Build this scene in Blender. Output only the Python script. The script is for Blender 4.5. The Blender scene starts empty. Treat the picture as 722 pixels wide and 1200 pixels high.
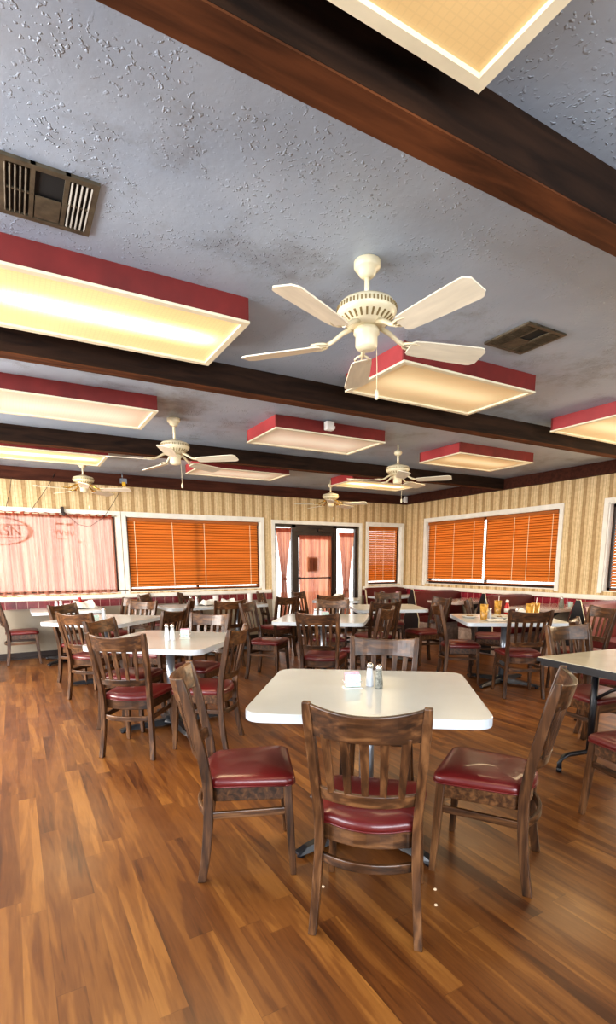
import bpy, bmesh, math, random
from mathutils import Vector, Matrix
random.seed(7)
R = math.radians; PI = math.pi
C = bpy.context.scene.collection
sc = bpy.context.scene

# ------------------------------------------------------------------ materials
def new_mat(name):
    m = bpy.data.materials.new(name); m.use_nodes = True
    nt = m.node_tree; nt.nodes.clear()
    out = nt.nodes.new('ShaderNodeOutputMaterial')
    return m, nt, out

def N(nt, typ, **kw):
    n = nt.nodes.new(typ)
    for k, v in kw.items():
        if k.startswith('i_'):
            key = k[2:].replace('_', ' ')
            n.inputs[key].default_value = v
        else:
            setattr(n, k, v)
    return n

def math_n(nt, op, a=None, b=None, c=None):
    n = nt.nodes.new('ShaderNodeMath'); n.operation = op
    for i, v in enumerate((a, b, c)):
        if v is None: continue
        if isinstance(v, (int, float)): n.inputs[i].default_value = v
        else: nt.links.new(v, n.inputs[i])
    return n.outputs[0]

def ramp(nt, fac, stops):
    n = nt.nodes.new('ShaderNodeValToRGB')
    e = n.color_ramp.elements
    while len(e) < len(stops): e.new(0.5)
    for i, (p, c) in enumerate(stops):
        e[i].position = p; e[i].color = (*c, 1)
    nt.links.new(fac, n.inputs[0])
    return n.outputs[0]

def simple(name, col, rough=0.5, metal=0.0, var=0.08, scale=8.0, bump=0.0, bscale=60, spec=0.5, coat=0.0, emit=None, stretch=(1, 1, 1), objcoord=True):
    m, nt, out = new_mat(name)
    b = N(nt, 'ShaderNodeBsdfPrincipled')
    b.inputs['Roughness'].default_value = rough
    b.inputs['Metallic'].default_value = metal
    b.inputs['Specular IOR Level'].default_value = spec
    b.inputs['Coat Weight'].default_value = coat
    tc = N(nt, 'ShaderNodeTexCoord'); mp = N(nt, 'ShaderNodeMapping')
    mp.inputs['Scale'].default_value = stretch
    nt.links.new(tc.outputs['Object'], mp.inputs[0])
    nz = N(nt, 'ShaderNodeTexNoise'); nz.inputs['Scale'].default_value = scale; nz.inputs['Detail'].default_value = 5
    nt.links.new(mp.outputs[0], nz.inputs[0])
    lo = tuple(max(0, c * (1 - var * 3)) for c in col); hi = tuple(min(1, c * (1 + var * 3)) for c in col)
    c = ramp(nt, nz.outputs[0], [(0.25, lo), (0.75, hi)])
    nt.links.new(c, b.inputs['Base Color'])
    if bump:
        n2 = N(nt, 'ShaderNodeTexNoise'); n2.inputs['Scale'].default_value = bscale; n2.inputs['Detail'].default_value = 4
        nt.links.new(mp.outputs[0], n2.inputs[0])
        bp = N(nt, 'ShaderNodeBump'); bp.inputs['Strength'].default_value = bump; bp.inputs['Distance'].default_value = 0.01
        nt.links.new(n2.outputs[0], bp.inputs['Height']); nt.links.new(bp.outputs[0], b.inputs['Normal'])
    if emit:
        b.inputs['Emission Color'].default_value = (*emit[0], 1); b.inputs['Emission Strength'].default_value = emit[1]
    nt.links.new(b.outputs[0], out.inputs[0])
    return m

def floor_mat():
    m, nt, out = new_mat('floor_planks'); L = nt.links
    b = N(nt, 'ShaderNodeBsdfPrincipled')
    tc = N(nt, 'ShaderNodeTexCoord'); sx = N(nt, 'ShaderNodeSeparateXYZ'); L.new(tc.outputs['Object'], sx.inputs[0])
    x, y = sx.outputs[0], sx.outputs[1]
    W = 0.092; LEN = 1.2
    rowf = math_n(nt, 'DIVIDE', x, W); row = math_n(nt, 'FLOOR', rowf)
    wn = N(nt, 'ShaderNodeTexWhiteNoise', noise_dimensions='1D'); L.new(row, wn.inputs['W'])
    off = math_n(nt, 'MULTIPLY', wn.outputs[0], LEN)
    colf = math_n(nt, 'DIVIDE', math_n(nt, 'ADD', y, off), LEN); col = math_n(nt, 'FLOOR', colf)
    cv = N(nt, 'ShaderNodeCombineXYZ'); L.new(row, cv.inputs[0]); L.new(col, cv.inputs[1])
    wn2 = N(nt, 'ShaderNodeTexWhiteNoise', noise_dimensions='3D'); L.new(cv.outputs[0], wn2.inputs['Vector'])
    pid = wn2.outputs['Value']
    # grain coordinates, stretched along the plank, shifted per plank
    gx = math_n(nt, 'ADD', math_n(nt, 'MULTIPLY', x, 11.0), math_n(nt, 'MULTIPLY', pid, 37.0))
    gy = math_n(nt, 'MULTIPLY', y, 0.9)
    gv = N(nt, 'ShaderNodeCombineXYZ'); L.new(gx, gv.inputs[0]); L.new(gy, gv.inputs[1]); L.new(math_n(nt, 'MULTIPLY', pid, 9.0), gv.inputs[2])
    n1 = N(nt, 'ShaderNodeTexNoise'); n1.inputs['Scale'].default_value = 1.1; n1.inputs['Detail'].default_value = 6; n1.inputs['Distortion'].default_value = 0.7
    L.new(gv.outputs[0], n1.inputs[0])
    n2 = N(nt, 'ShaderNodeTexNoise'); n2.inputs['Scale'].default_value = 7.0; n2.inputs['Detail'].default_value = 5
    L.new(gv.outputs[0], n2.inputs[0])
    # cathedral rings
    rings = math_n(nt, 'SINE', math_n(nt, 'MULTIPLY', n1.outputs[0], 46.0))
    f = math_n(nt, 'ADD', math_n(nt, 'MULTIPLY', n1.outputs[0], 0.95), math_n(nt, 'MULTIPLY', pid, 0.21))
    f = math_n(nt, 'ADD', f, math_n(nt, 'MULTIPLY', rings, 0.035))
    f = math_n(nt, 'ADD', f, math_n(nt, 'MULTIPLY', math_n(nt, 'SUBTRACT', n2.outputs[0], 0.5), 0.20))
    c = ramp(nt, f, [(0.32, (0.062, 0.020, 0.006)), (0.47, (0.120, 0.041, 0.010)), (0.64, (0.195, 0.075, 0.017)), (0.88, (0.34, 0.150, 0.036))])
    # seams
    fx = math_n(nt, 'FRACT', rowf); fy = math_n(nt, 'FRACT', colf)
    ex = math_n(nt, 'LESS_THAN', math_n(nt, 'FRACT', math_n(nt, 'DIVIDE', x, W * 2)), 0.009); ey = math_n(nt, 'LESS_THAN', fy, 0.0022)
    seam = math_n(nt, 'MAXIMUM', ex, ey)
    mx = N(nt, 'ShaderNodeMix', data_type='RGBA'); L.new(math_n(nt, 'MULTIPLY', seam, 0.35), mx.inputs[0])
    L.new(c, mx.inputs[6]); mx.inputs[7].default_value = (0.035, 0.012, 0.004, 1)
    L.new(mx.outputs[2], b.inputs['Base Color'])
    n3 = N(nt, 'ShaderNodeTexNoise'); n3.inputs['Scale'].default_value = 2.2; n3.inputs['Detail'].default_value = 6
    L.new(tc.outputs['Object'], n3.inputs[0])
    rr = math_n(nt, 'ADD', math_n(nt, 'MULTIPLY', n3.outputs[0], 0.3), 0.2)
    L.new(rr, b.inputs['Roughness']); b.inputs['Specular IOR Level'].default_value = 0.65
    bp = N(nt, 'ShaderNodeBump'); bp.inputs['Strength'].default_value = 0.12; bp.inputs['Distance'].default_value = 0.004
    L.new(math_n(nt, 'SUBTRACT', n2.outputs[0], seam), bp.inputs['Height']); L.new(bp.outputs[0], b.inputs['Normal'])
    L.new(b.outputs[0], out.inputs[0]); return m

def ceiling_mat():
    m, nt, out = new_mat('ceiling_texture'); L = nt.links
    b = N(nt, 'ShaderNodeBsdfPrincipled'); b.inputs['Roughness'].default_value = 0.42; b.inputs['Specular IOR Level'].default_value = 0.45
    tc = N(nt, 'ShaderNodeTexCoord')
    big = N(nt, 'ShaderNodeTexNoise'); big.inputs['Scale'].default_value = 2.0; big.inputs['Detail'].default_value = 3; L.new(tc.outputs['Object'], big.inputs[0])
    c = ramp(nt, big.outputs[0], [(0.3, (0.33, 0.395, 0.485)), (0.7, (0.40, 0.465, 0.545))])
    dn = N(nt, 'ShaderNodeTexNoise'); dn.inputs['Scale'].default_value = 0.9; dn.inputs['Detail'].default_value = 10; dn.inputs['Roughness'].default_value = 0.75; L.new(tc.outputs['Object'], dn.inputs[0])
    dm = N(nt, 'ShaderNodeMix', data_type='RGBA', blend_type='MULTIPLY'); dm.inputs[0].default_value = 1.0; L.new(c, dm.inputs[6])
    L.new(ramp(nt, dn.outputs[0], [(0.53, (1, 1, 1)), (0.72, (0.50, 0.43, 0.38))]), dm.inputs[7]); L.new(dm.outputs[2], b.inputs['Base Color'])
    v = N(nt, 'ShaderNodeTexNoise'); v.inputs['Scale'].default_value = 62; v.inputs['Detail'].default_value = 2; v.inputs['Roughness'].default_value = 0.4; L.new(tc.outputs['Object'], v.inputs[0])
    bl = ramp(nt, v.outputs[0], [(0.60, (0, 0, 0)), (0.69, (1, 1, 1))])
    msk = N(nt, 'ShaderNodeTexNoise'); msk.inputs['Scale'].default_value = 3.6; msk.inputs['Detail'].default_value = 3; L.new(tc.outputs['Object'], msk.inputs[0])
    mk = ramp(nt, msk.outputs[0], [(0.46, (0.05, 0.05, 0.05)), (0.64, (1, 1, 1))])
    h = math_n(nt, 'MULTIPLY', bl, mk)
    n2 = N(nt, 'ShaderNodeTexNoise'); n2.inputs['Scale'].default_value = 11; n2.inputs['Detail'].default_value = 6; L.new(tc.outputs['Object'], n2.inputs[0])
    h2 = math_n(nt, 'ADD', h, math_n(nt, 'MULTIPLY', n2.outputs[0], 0.45))
    bp = N(nt, 'ShaderNodeBump'); bp.inputs['Strength'].default_value = 0.65; bp.inputs['Distance'].default_value = 0.010
    L.new(h2, bp.inputs['Height']); L.new(bp.outputs[0], b.inputs['Normal'])
    L.new(b.outputs[0], out.inputs[0]); return m

def wallpaper_mat(name, axis):
    m, nt, out = new_mat(name); L = nt.links
    b = N(nt, 'ShaderNodeBsdfPrincipled'); b.inputs['Roughness'].default_value = 0.6
    tc = N(nt, 'ShaderNodeTexCoord'); sx = N(nt, 'ShaderNodeSeparateXYZ'); L.new(tc.outputs['Object'], sx.inputs[0])
    u = math_n(nt, 'FRACT', math_n(nt, 'DIVIDE', sx.outputs[axis], 0.19))
    A = (0.68, 0.51, 0.285); B = (0.36, 0.225, 0.095); Cc = (0.76, 0.60, 0.36); D = (0.46, 0.31, 0.15)
    n = nt.nodes.new('ShaderNodeValToRGB'); n.color_ramp.interpolation = 'CONSTANT'
    stops = [(0, A), (0.13, B), (0.17, D), (0.37, B), (0.41, A), (0.55, Cc), (0.66, D), (0.69, Cc), (0.8, A), (0.88, D), (0.91, A)]
    e = n.color_ramp.elements
    while len(e) < len(stops): e.new(0.5)
    for i, (p, c) in enumerate(stops): e[i].position = p; e[i].color = (*c, 1)
    L.new(u, n.inputs[0])
    nz = N(nt, 'ShaderNodeTexNoise'); nz.inputs['Scale'].default_value = 26; nz.inputs['Detail'].default_value = 4; L.new(tc.outputs['Object'], nz.inputs[0])
    mx = N(nt, 'ShaderNodeMix', data_type='RGBA', blend_type='MULTIPLY'); mx.inputs[0].default_value = 0.55
    L.new(n.outputs[0], mx.inputs[6]); L.new(ramp(nt, nz.outputs[0], [(0.35, (0.7, 0.66, 0.6)), (0.65, (1, 1, 1))]), mx.inputs[7])
    # lower plain panel below the ledge
    lt = math_n(nt, 'LESS_THAN', sx.outputs[2], 0.86)
    m2 = N(nt, 'ShaderNodeMix', data_type='RGBA'); L.new(lt, m2.inputs[0]); L.new(mx.outputs[2], m2.inputs[6]); m2.inputs[7].default_value = (0.36, 0.315, 0.25, 1)
    L.new(m2.outputs[2], b.inputs['Base Color'])
    L.new(b.outputs[0], out.inputs[0]); return m

def tile_mat(name, axis, col, w=0.145, h=0.115, z0=0.74, grout=(0.5, 0.33, 0.28), rough=0.25):
    m, nt, out = new_mat(name); L = nt.links
    b = N(nt, 'ShaderNodeBsdfPrincipled'); b.inputs['Roughness'].default_value = rough
    tc = N(nt, 'ShaderNodeTexCoord'); sx = N(nt, 'ShaderNodeSeparateXYZ'); L.new(tc.outputs['Object'], sx.inputs[0])
    u = math_n(nt, 'FRACT', math_n(nt, 'DIVIDE', sx.outputs[axis], w)); v = math_n(nt, 'FRACT', math_n(nt, 'DIVIDE', math_n(nt, 'SUBTRACT', sx.outputs[2], z0), h))
    s = math_n(nt, 'MAXIMUM', math_n(nt, 'LESS_THAN', u, 0.05), math_n(nt, 'LESS_THAN', v, 0.06))
    nz = N(nt, 'ShaderNodeTexNoise'); nz.inputs['Scale'].default_value = 14; L.new(tc.outputs['Object'], nz.inputs[0])
    c = ramp(nt, nz.outputs[0], [(0.3, tuple(a * 0.7 for a in col)), (0.7, tuple(min(1, a * 1.2) for a in col))])
    mx = N(nt, 'ShaderNodeMix', data_type='RGBA'); L.new(s, mx.inputs[0]); L.new(c, mx.inputs[6]); mx.inputs[7].default_value = (*grout, 1)
    L.new(mx.outputs[2], b.inputs['Base Color']); L.new(b.outputs[0], out.inputs[0]); return m

def wood_mat(name, dark, mid, light, scale=3.0, rough=0.38, bump=0.12, gs=(14, 14, 1.6)):
    m, nt, out = new_mat(name); L = nt.links
    b = N(nt, 'ShaderNodeBsdfPrincipled'); b.inputs['Roughness'].default_value = rough; b.inputs['Coat Weight'].default_value = 0.15
    tc = N(nt, 'ShaderNodeTexCoord'); mp = N(nt, 'ShaderNodeMapping'); mp.inputs['Scale'].default_value = gs
    L.new(tc.outputs['Object'], mp.inputs[0])
    n1 = N(nt, 'ShaderNodeTexNoise'); n1.inputs['Scale'].default_value = scale; n1.inputs['Detail'].default_value = 7; n1.inputs['Distortion'].default_value = 0.5; L.new(mp.outputs[0], n1.inputs[0])
    oi = N(nt, 'ShaderNodeObjectInfo')
    f = math_n(nt, 'ADD', n1.outputs[0], math_n(nt, 'MULTIPLY', math_n(nt, 'SUBTRACT', oi.outputs['Random'], 0.5), 0.16))
    c = ramp(nt, f, [(0.3, dark), (0.52, mid), (0.75, light)])
    L.new(c, b.inputs['Base Color'])
    bp = N(nt, 'ShaderNodeBump'); bp.inputs['Strength'].default_value = bump; bp.inputs['Distance'].default_value = 0.003
    L.new(n1.outputs[0], bp.inputs['Height']); L.new(bp.outputs[0], b.inputs['Normal'])
    L.new(b.outputs[0], out.inputs[0]); return m

def beam_mat(name, dark, light, warm=0.0):
    m, nt, out = new_mat(name); L = nt.links
    b = N(nt, 'ShaderNodeBsdfPrincipled'); b.inputs['Roughness'].default_value = 0.75; b.inputs['Specular IOR Level'].default_value = 0.2
    tc = N(nt, 'ShaderNodeTexCoord'); mp = N(nt, 'ShaderNodeMapping'); mp.inputs['Scale'].default_value = (1.0, 8, 8)
    L.new(tc.outputs['Object'], mp.inputs[0])
    n1 = N(nt, 'ShaderNodeTexNoise'); n1.inputs['Scale'].default_value = 2.5; n1.inputs['Detail'].default_value = 8; n1.inputs['Distortion'].default_value = 0.6; L.new(mp.outputs[0], n1.inputs[0])
    c = ramp(nt, n1.outputs[0], [(0.3, dark), (0.7, light)])
    L.new(c, b.inputs['Base Color'])
    bp = N(nt, 'ShaderNodeBump'); bp.inputs['Strength'].default_value = 0.4; bp.inputs['Distance'].default_value = 0.01
    L.new(n1.outputs[0], bp.inputs['Height']); L.new(bp.outputs[0], b.inputs['Normal'])
    L.new(b.outputs[0], out.inputs[0]); return m

def translucent_mat(name, col, diff, transp=0.0, fold_shade=False, tw=0.75):
    m, nt, out = new_mat(name); L = nt.links
    t = N(nt, 'ShaderNodeBsdfTranslucent'); d = N(nt, 'ShaderNodeBsdfDiffuse'); 
    tc = N(nt, 'ShaderNodeTexCoord'); mp = N(nt, 'ShaderNodeMapping')
    mp.inputs['Scale'].default_value = (13, 13, 0.45) if fold_shade else (1.2, 1.2, 30)
    L.new(tc.outputs['Object'], mp.inputs[0])
    nz = N(nt, 'ShaderNodeTexNoise'); nz.inputs['Scale'].default_value = 1.0; nz.inputs['Detail'].default_value = 4; L.new(mp.outputs[0], nz.inputs[0])
    k = 0.9 if fold_shade else 0.85
    c = ramp(nt, nz.outputs[0], [(0.42 if fold_shade else 0.36, tuple(a * b_ for a, b_ in zip(col, (0.62, k * .40, k * .33) if fold_shade else (k, k, k)))), (0.58, col)])  # darker streaks in the colour imitate shading of the folds
    L.new(c, t.inputs[0]); d.inputs[0].default_value = (*diff, 1)
    mx = N(nt, 'ShaderNodeMixShader'); mx.inputs[0].default_value = tw; L.new(d.outputs[0], mx.inputs[1]); L.new(t.outputs[0], mx.inputs[2])
    last = mx.outputs[0]
    if transp:
        tr = N(nt, 'ShaderNodeBsdfTransparent'); m2 = N(nt, 'ShaderNodeMixShader'); m2.inputs[0].default_value = transp
        tr.inputs[0].default_value = (1, 0.86, 0.8, 1)
        L.new(last, m2.inputs[1]); L.new(tr.outputs[0], m2.inputs[2]); last = m2.outputs[0]
    L.new(last, out.inputs[0]); return m

def glass_mat(name, tint=(1, 1, 1), rough=0.0):
    m, nt, out = new_mat(name); L = nt.links
    tr = N(nt, 'ShaderNodeBsdfTransparent'); tr.inputs[0].default_value = (*tint, 1)
    g = N(nt, 'ShaderNodeBsdfGlossy'); g.inputs['Roughness'].default_value = 0.02
    fr = N(nt, 'ShaderNodeFresnel'); fr.inputs[0].default_value = 1.45
    nz = N(nt, 'ShaderNodeTexNoise'); nz.inputs['Scale'].default_value = 3
    f = math_n(nt, 'MULTIPLY', fr.outputs[0], math_n(nt, 'ADD', nz.outputs[0], 0.4))
    mx = N(nt, 'ShaderNodeMixShader'); L.new(f, mx.inputs[0]); L.new(tr.outputs[0], mx.inputs[1]); L.new(g.outputs[0], mx.inputs[2])
    L.new(mx.outputs[0], out.inputs[0]); return m

def diffuser_mat(name, base, glow, strength, edge, cx=0.0, width=0.18):
    """prismatic lens over fluorescent tubes that run along the fixture (object x)."""
    m, nt, out = new_mat(name); L = nt.links
    b = N(nt, 'ShaderNodeBsdfPrincipled'); b.inputs['Roughness'].default_value = 0.35
    tc = N(nt, 'ShaderNodeTexCoord'); sx = N(nt, 'ShaderNodeSeparateXYZ'); L.new(tc.outputs['Object'], sx.inputs[0])
    x, y = sx.outputs[0], sx.outputs[1]
    d = math_n(nt, 'DIVIDE', math_n(nt, 'SUBTRACT', y, cx), width)
    g = math_n(nt, 'EXPONENT', math_n(nt, 'MULTIPLY', math_n(nt, 'MULTIPLY', d, d), -1.0))
    ax = math_n(nt, 'DIVIDE', math_n(nt, 'ABSOLUTE', x), 0.60)
    fall = math_n(nt, 'SUBTRACT', 1.0, math_n(nt, 'POWER', ax, 6.0))
    g = math_n(nt, 'MULTIPLY', g, math_n(nt, 'MAXIMUM', fall, 0.0))
    gr = math_n(nt, 'MAXIMUM', math_n(nt, 'LESS_THAN', math_n(nt, 'FRACT', math_n(nt, 'MULTIPLY', x, 45)), 0.18), math_n(nt, 'LESS_THAN', math_n(nt, 'FRACT', math_n(nt, 'MULTIPLY', y, 45)), 0.18))
    cell = math_n(nt, 'SUBTRACT', 1.0, math_n(nt, 'MULTIPLY', gr, 0.16))
    nz = N(nt, 'ShaderNodeTexNoise'); nz.inputs['Scale'].default_value = 2.2; L.new(tc.outputs['Object'], nz.inputs[0])
    c = ramp(nt, nz.outputs[0], [(0.3, tuple(a * 0.85 for a in base)), (0.7, base)])
    L.new(c, b.inputs['Base Color'])
    e = N(nt, 'ShaderNodeMix', data_type='RGBA'); L.new(g, e.inputs[0]); e.inputs[6].default_value = (*edge, 1); e.inputs[7].default_value = (*glow, 1)
    L.new(e.outputs[2], b.inputs['Emission Color'])
    L.new(math_n(nt, 'MULTIPLY', cell, math_n(nt, 'ADD', 1.0 * strength[0], math_n(nt, 'MULTIPLY', g, strength[1]))), b.inputs['Emission Strength'])
    L.new(b.outputs[0], out.inputs[0]); return m

WD = ((0.020, 0.0085, 0.0032), (0.074, 0.031, 0.0115), (0.195, 0.092, 0.036))
M = dict(
    floor=floor_mat(), ceil=ceiling_mat(), wpA=wallpaper_mat('striped_wallpaper_back', 0), wpB=wallpaper_mat('striped_wallpaper_right', 1),
    tileA=tile_mat('maroon_tile_back', 0, (0.20, 0.03, 0.035)), tileB=tile_mat('maroon_tile_right', 1, (0.30, 0.03, 0.045)),
    boothtile=tile_mat('pale_tile', 0, (0.52, 0.42, 0.38), w=0.16, h=0.16, z0=0.0, grout=(0.4, 0.3, 0.27)),
    white=simple('white_trim_paint', (0.80, 0.77, 0.69), 0.45, var=0.03),
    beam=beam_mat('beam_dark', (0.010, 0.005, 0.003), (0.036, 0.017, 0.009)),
    beamlit=beam_mat('beam_brown_lit', (0.045, 0.016, 0.006), (0.14, 0.050, 0.018)),
    beamred=beam_mat('beam_redbrown', (0.045, 0.014, 0.008), (0.085, 0.028, 0.015)),
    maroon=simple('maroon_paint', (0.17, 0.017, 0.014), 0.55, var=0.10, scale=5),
    maroonl=simple('maroon_pale', (0.36, 0.048, 0.050), 0.5, var=0.06, scale=5),
    cream=simple('cream_enamel', (0.78, 0.71, 0.52), 0.4, var=0.03),
    fan=simple('fan_enamel', (0.70, 0.62, 0.43), 0.32, var=0.04),
    blade=simple('fan_blade_laminate', (0.74, 0.68, 0.54), 0.42, var=0.04, scale=4, stretch=(1, 6, 1)),
    brass=simple('brass', (0.65, 0.42, 0.12), 0.25, metal=0.9, var=0.05),
    fandark=simple('fan_filigree', (0.22, 0.16, 0.07), 0.5, var=0.1),
    wood=wood_mat('chair_wood', *WD), woodx=wood_mat('chair_wood_rail', *WD, gs=(1.6, 14, 14)), woody=wood_mat('chair_wood_side', *WD, gs=(14, 1.6, 14)),
    vinyl=simple('maroon_vinyl', (0.125, 0.010, 0.010), 0.34, var=0.08, scale=3, bump=0.05, bscale=180, spec=0.6, coat=0.25),
    lam=simple('white_laminate', (0.53, 0.545, 0.53), 0.22, var=0.02, scale=3, spec=0.6),
    lamedge=simple('laminate_edge', (0.58, 0.63, 0.68), 0.35, var=0.02),
    boothlam=simple('booth_laminate', (0.50, 0.40, 0.36), 0.14, var=0.03, spec=0.6),
    creamtop=simple('cream_laminate', (0.56, 0.51, 0.39), 0.22, var=0.02),
    blk=simple('black_metal', (0.012, 0.013, 0.017), 0.32, var=0.1, spec=0.6),
    steel=simple('painted_steel_column', (0.30, 0.33, 0.37), 0.28, metal=0.7, var=0.05),
    chrome=simple('chrome', (0.75, 0.75, 0.76), 0.15, metal=1.0, var=0.02),
    booth=simple('booth_vinyl', (0.105, 0.010, 0.008), 0.38, var=0.10, scale=4, spec=0.55),
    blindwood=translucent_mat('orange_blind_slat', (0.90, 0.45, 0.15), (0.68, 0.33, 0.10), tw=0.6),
    blindshade=translucent_mat('blind_slat_shade_line', (0.26, 0.075, 0.01), (0.30, 0.09, 0.015), tw=0.35),
    blindhead=simple('blind_wood_rail', (0.36, 0.105, 0.016), 0.45, var=0.05, scale=4, stretch=(1, 1, 8)),
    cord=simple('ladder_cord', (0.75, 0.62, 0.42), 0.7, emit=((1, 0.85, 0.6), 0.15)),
    curtain=translucent_mat('peach_curtain', (0.70, 0.37, 0.27), (0.60, 0.33, 0.25), transp=0.11, fold_shade=True, tw=0.66),
    curtain2=translucent_mat('coral_curtain', (0.62, 0.27, 0.14), (0.55, 0.24, 0.15), transp=0.06, fold_shade=True, tw=0.8),
    curtaintop=translucent_mat('coral_gathered_hem', (0.46, 0.13, 0.07), (0.45, 0.14, 0.09), fold_shade=True, tw=0.5),
    glass=glass_mat('window_glass'), darkframe=simple('dark_aluminium', (0.03, 0.019, 0.015), 0.4, var=0.1),
    base=simple('dark_baseboard', (0.028, 0.016, 0.012), 0.4),
    vent=simple('vent_metal', (0.11, 0.09, 0.06), 0.45, metal=0.3, var=0.15, scale=20),
    ventdk=simple('vent_dark', (0.006, 0.006, 0.006), 0.8), ventlt=simple('vent_slat', (0.36, 0.34, 0.30), 0.5),
    salt=simple('salt', (0.68, 0.72, 0.78), 0.4), pepper=simple('pepper', (0.20, 0.20, 0.17), 0.6, var=0.25, scale=90),
    teal=simple('teal_packet', (0.58, 0.76, 0.72), 0.5, var=0.1, scale=60), pink=simple('pink_packet', (0.72, 0.42, 0.50), 0.5, var=0.08, scale=60),
    paper=simple('white_paper', (0.74, 0.72, 0.68), 0.7, var=0.03), plate=simple('white_china', (0.70, 0.68, 0.62), 0.2, var=0.03),
    food=simple('food_scraps', (0.26, 0.15, 0.06), 0.6, var=0.3, scale=40),
    ketchup=simple('ketchup_red', (0.42, 0.012, 0.010), 0.25, var=0.05), cap=simple('white_cap', (0.75, 0.72, 0.68), 0.4),
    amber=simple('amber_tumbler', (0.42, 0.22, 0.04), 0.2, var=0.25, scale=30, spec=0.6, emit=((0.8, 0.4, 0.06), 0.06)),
    tumbler=simple('white_cup', (0.74, 0.72, 0.70), 0.35), fork=simple('fork_steel', (0.5, 0.5, 0.5), 0.25, metal=0.9),
    crumb=simple('crumb', (0.7, 0.55, 0.38), 0.8), wire=simple('black_wire', (0.03, 0.02, 0.015), 0.5),
    yellow=simple('yellow_tag', (0.75, 0.45, 0.03), 0.5), signred=simple('sign_red', (0.10, 0.012, 0.01), 0.5),
    plaster=simple('rear_plaster', (0.55, 0.52, 0.45), 0.7), ground=simple('outside_ground', (0.5, 0.48, 0.44), 0.8),
)
M['dif_hot'] = diffuser_mat('lens_lit', (0.75, 0.6, 0.3), (1.0, 0.88, 0.62), (0.40, 2.6), (1.0, 0.70, 0.33), cx=0.0, width=0.085)
M['dif_warm'] = diffuser_mat('lens_warm', (0.68, 0.55, 0.34), (1.0, 0.80, 0.48), (0.22, 0.40), (0.9, 0.58, 0.26), cx=0.0, width=0.16)
M['dif_off'] = diffuser_mat('lens_unlit_glow', (0.68, 0.56, 0.44), (1.0, 0.84, 0.66), (0.17, 0.30), (0.9, 0.62, 0.42), cx=0.05, width=0.22)  # unlit lens; faint glow painted in to stand for reflected light
M['dif_tan'] = diffuser_mat('lens_tan', (0.66, 0.48, 0.24), (1.0, 0.74, 0.38), (0.24, 0.05), (0.85, 0.52, 0.2), cx=0.0, width=0.2)

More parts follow.
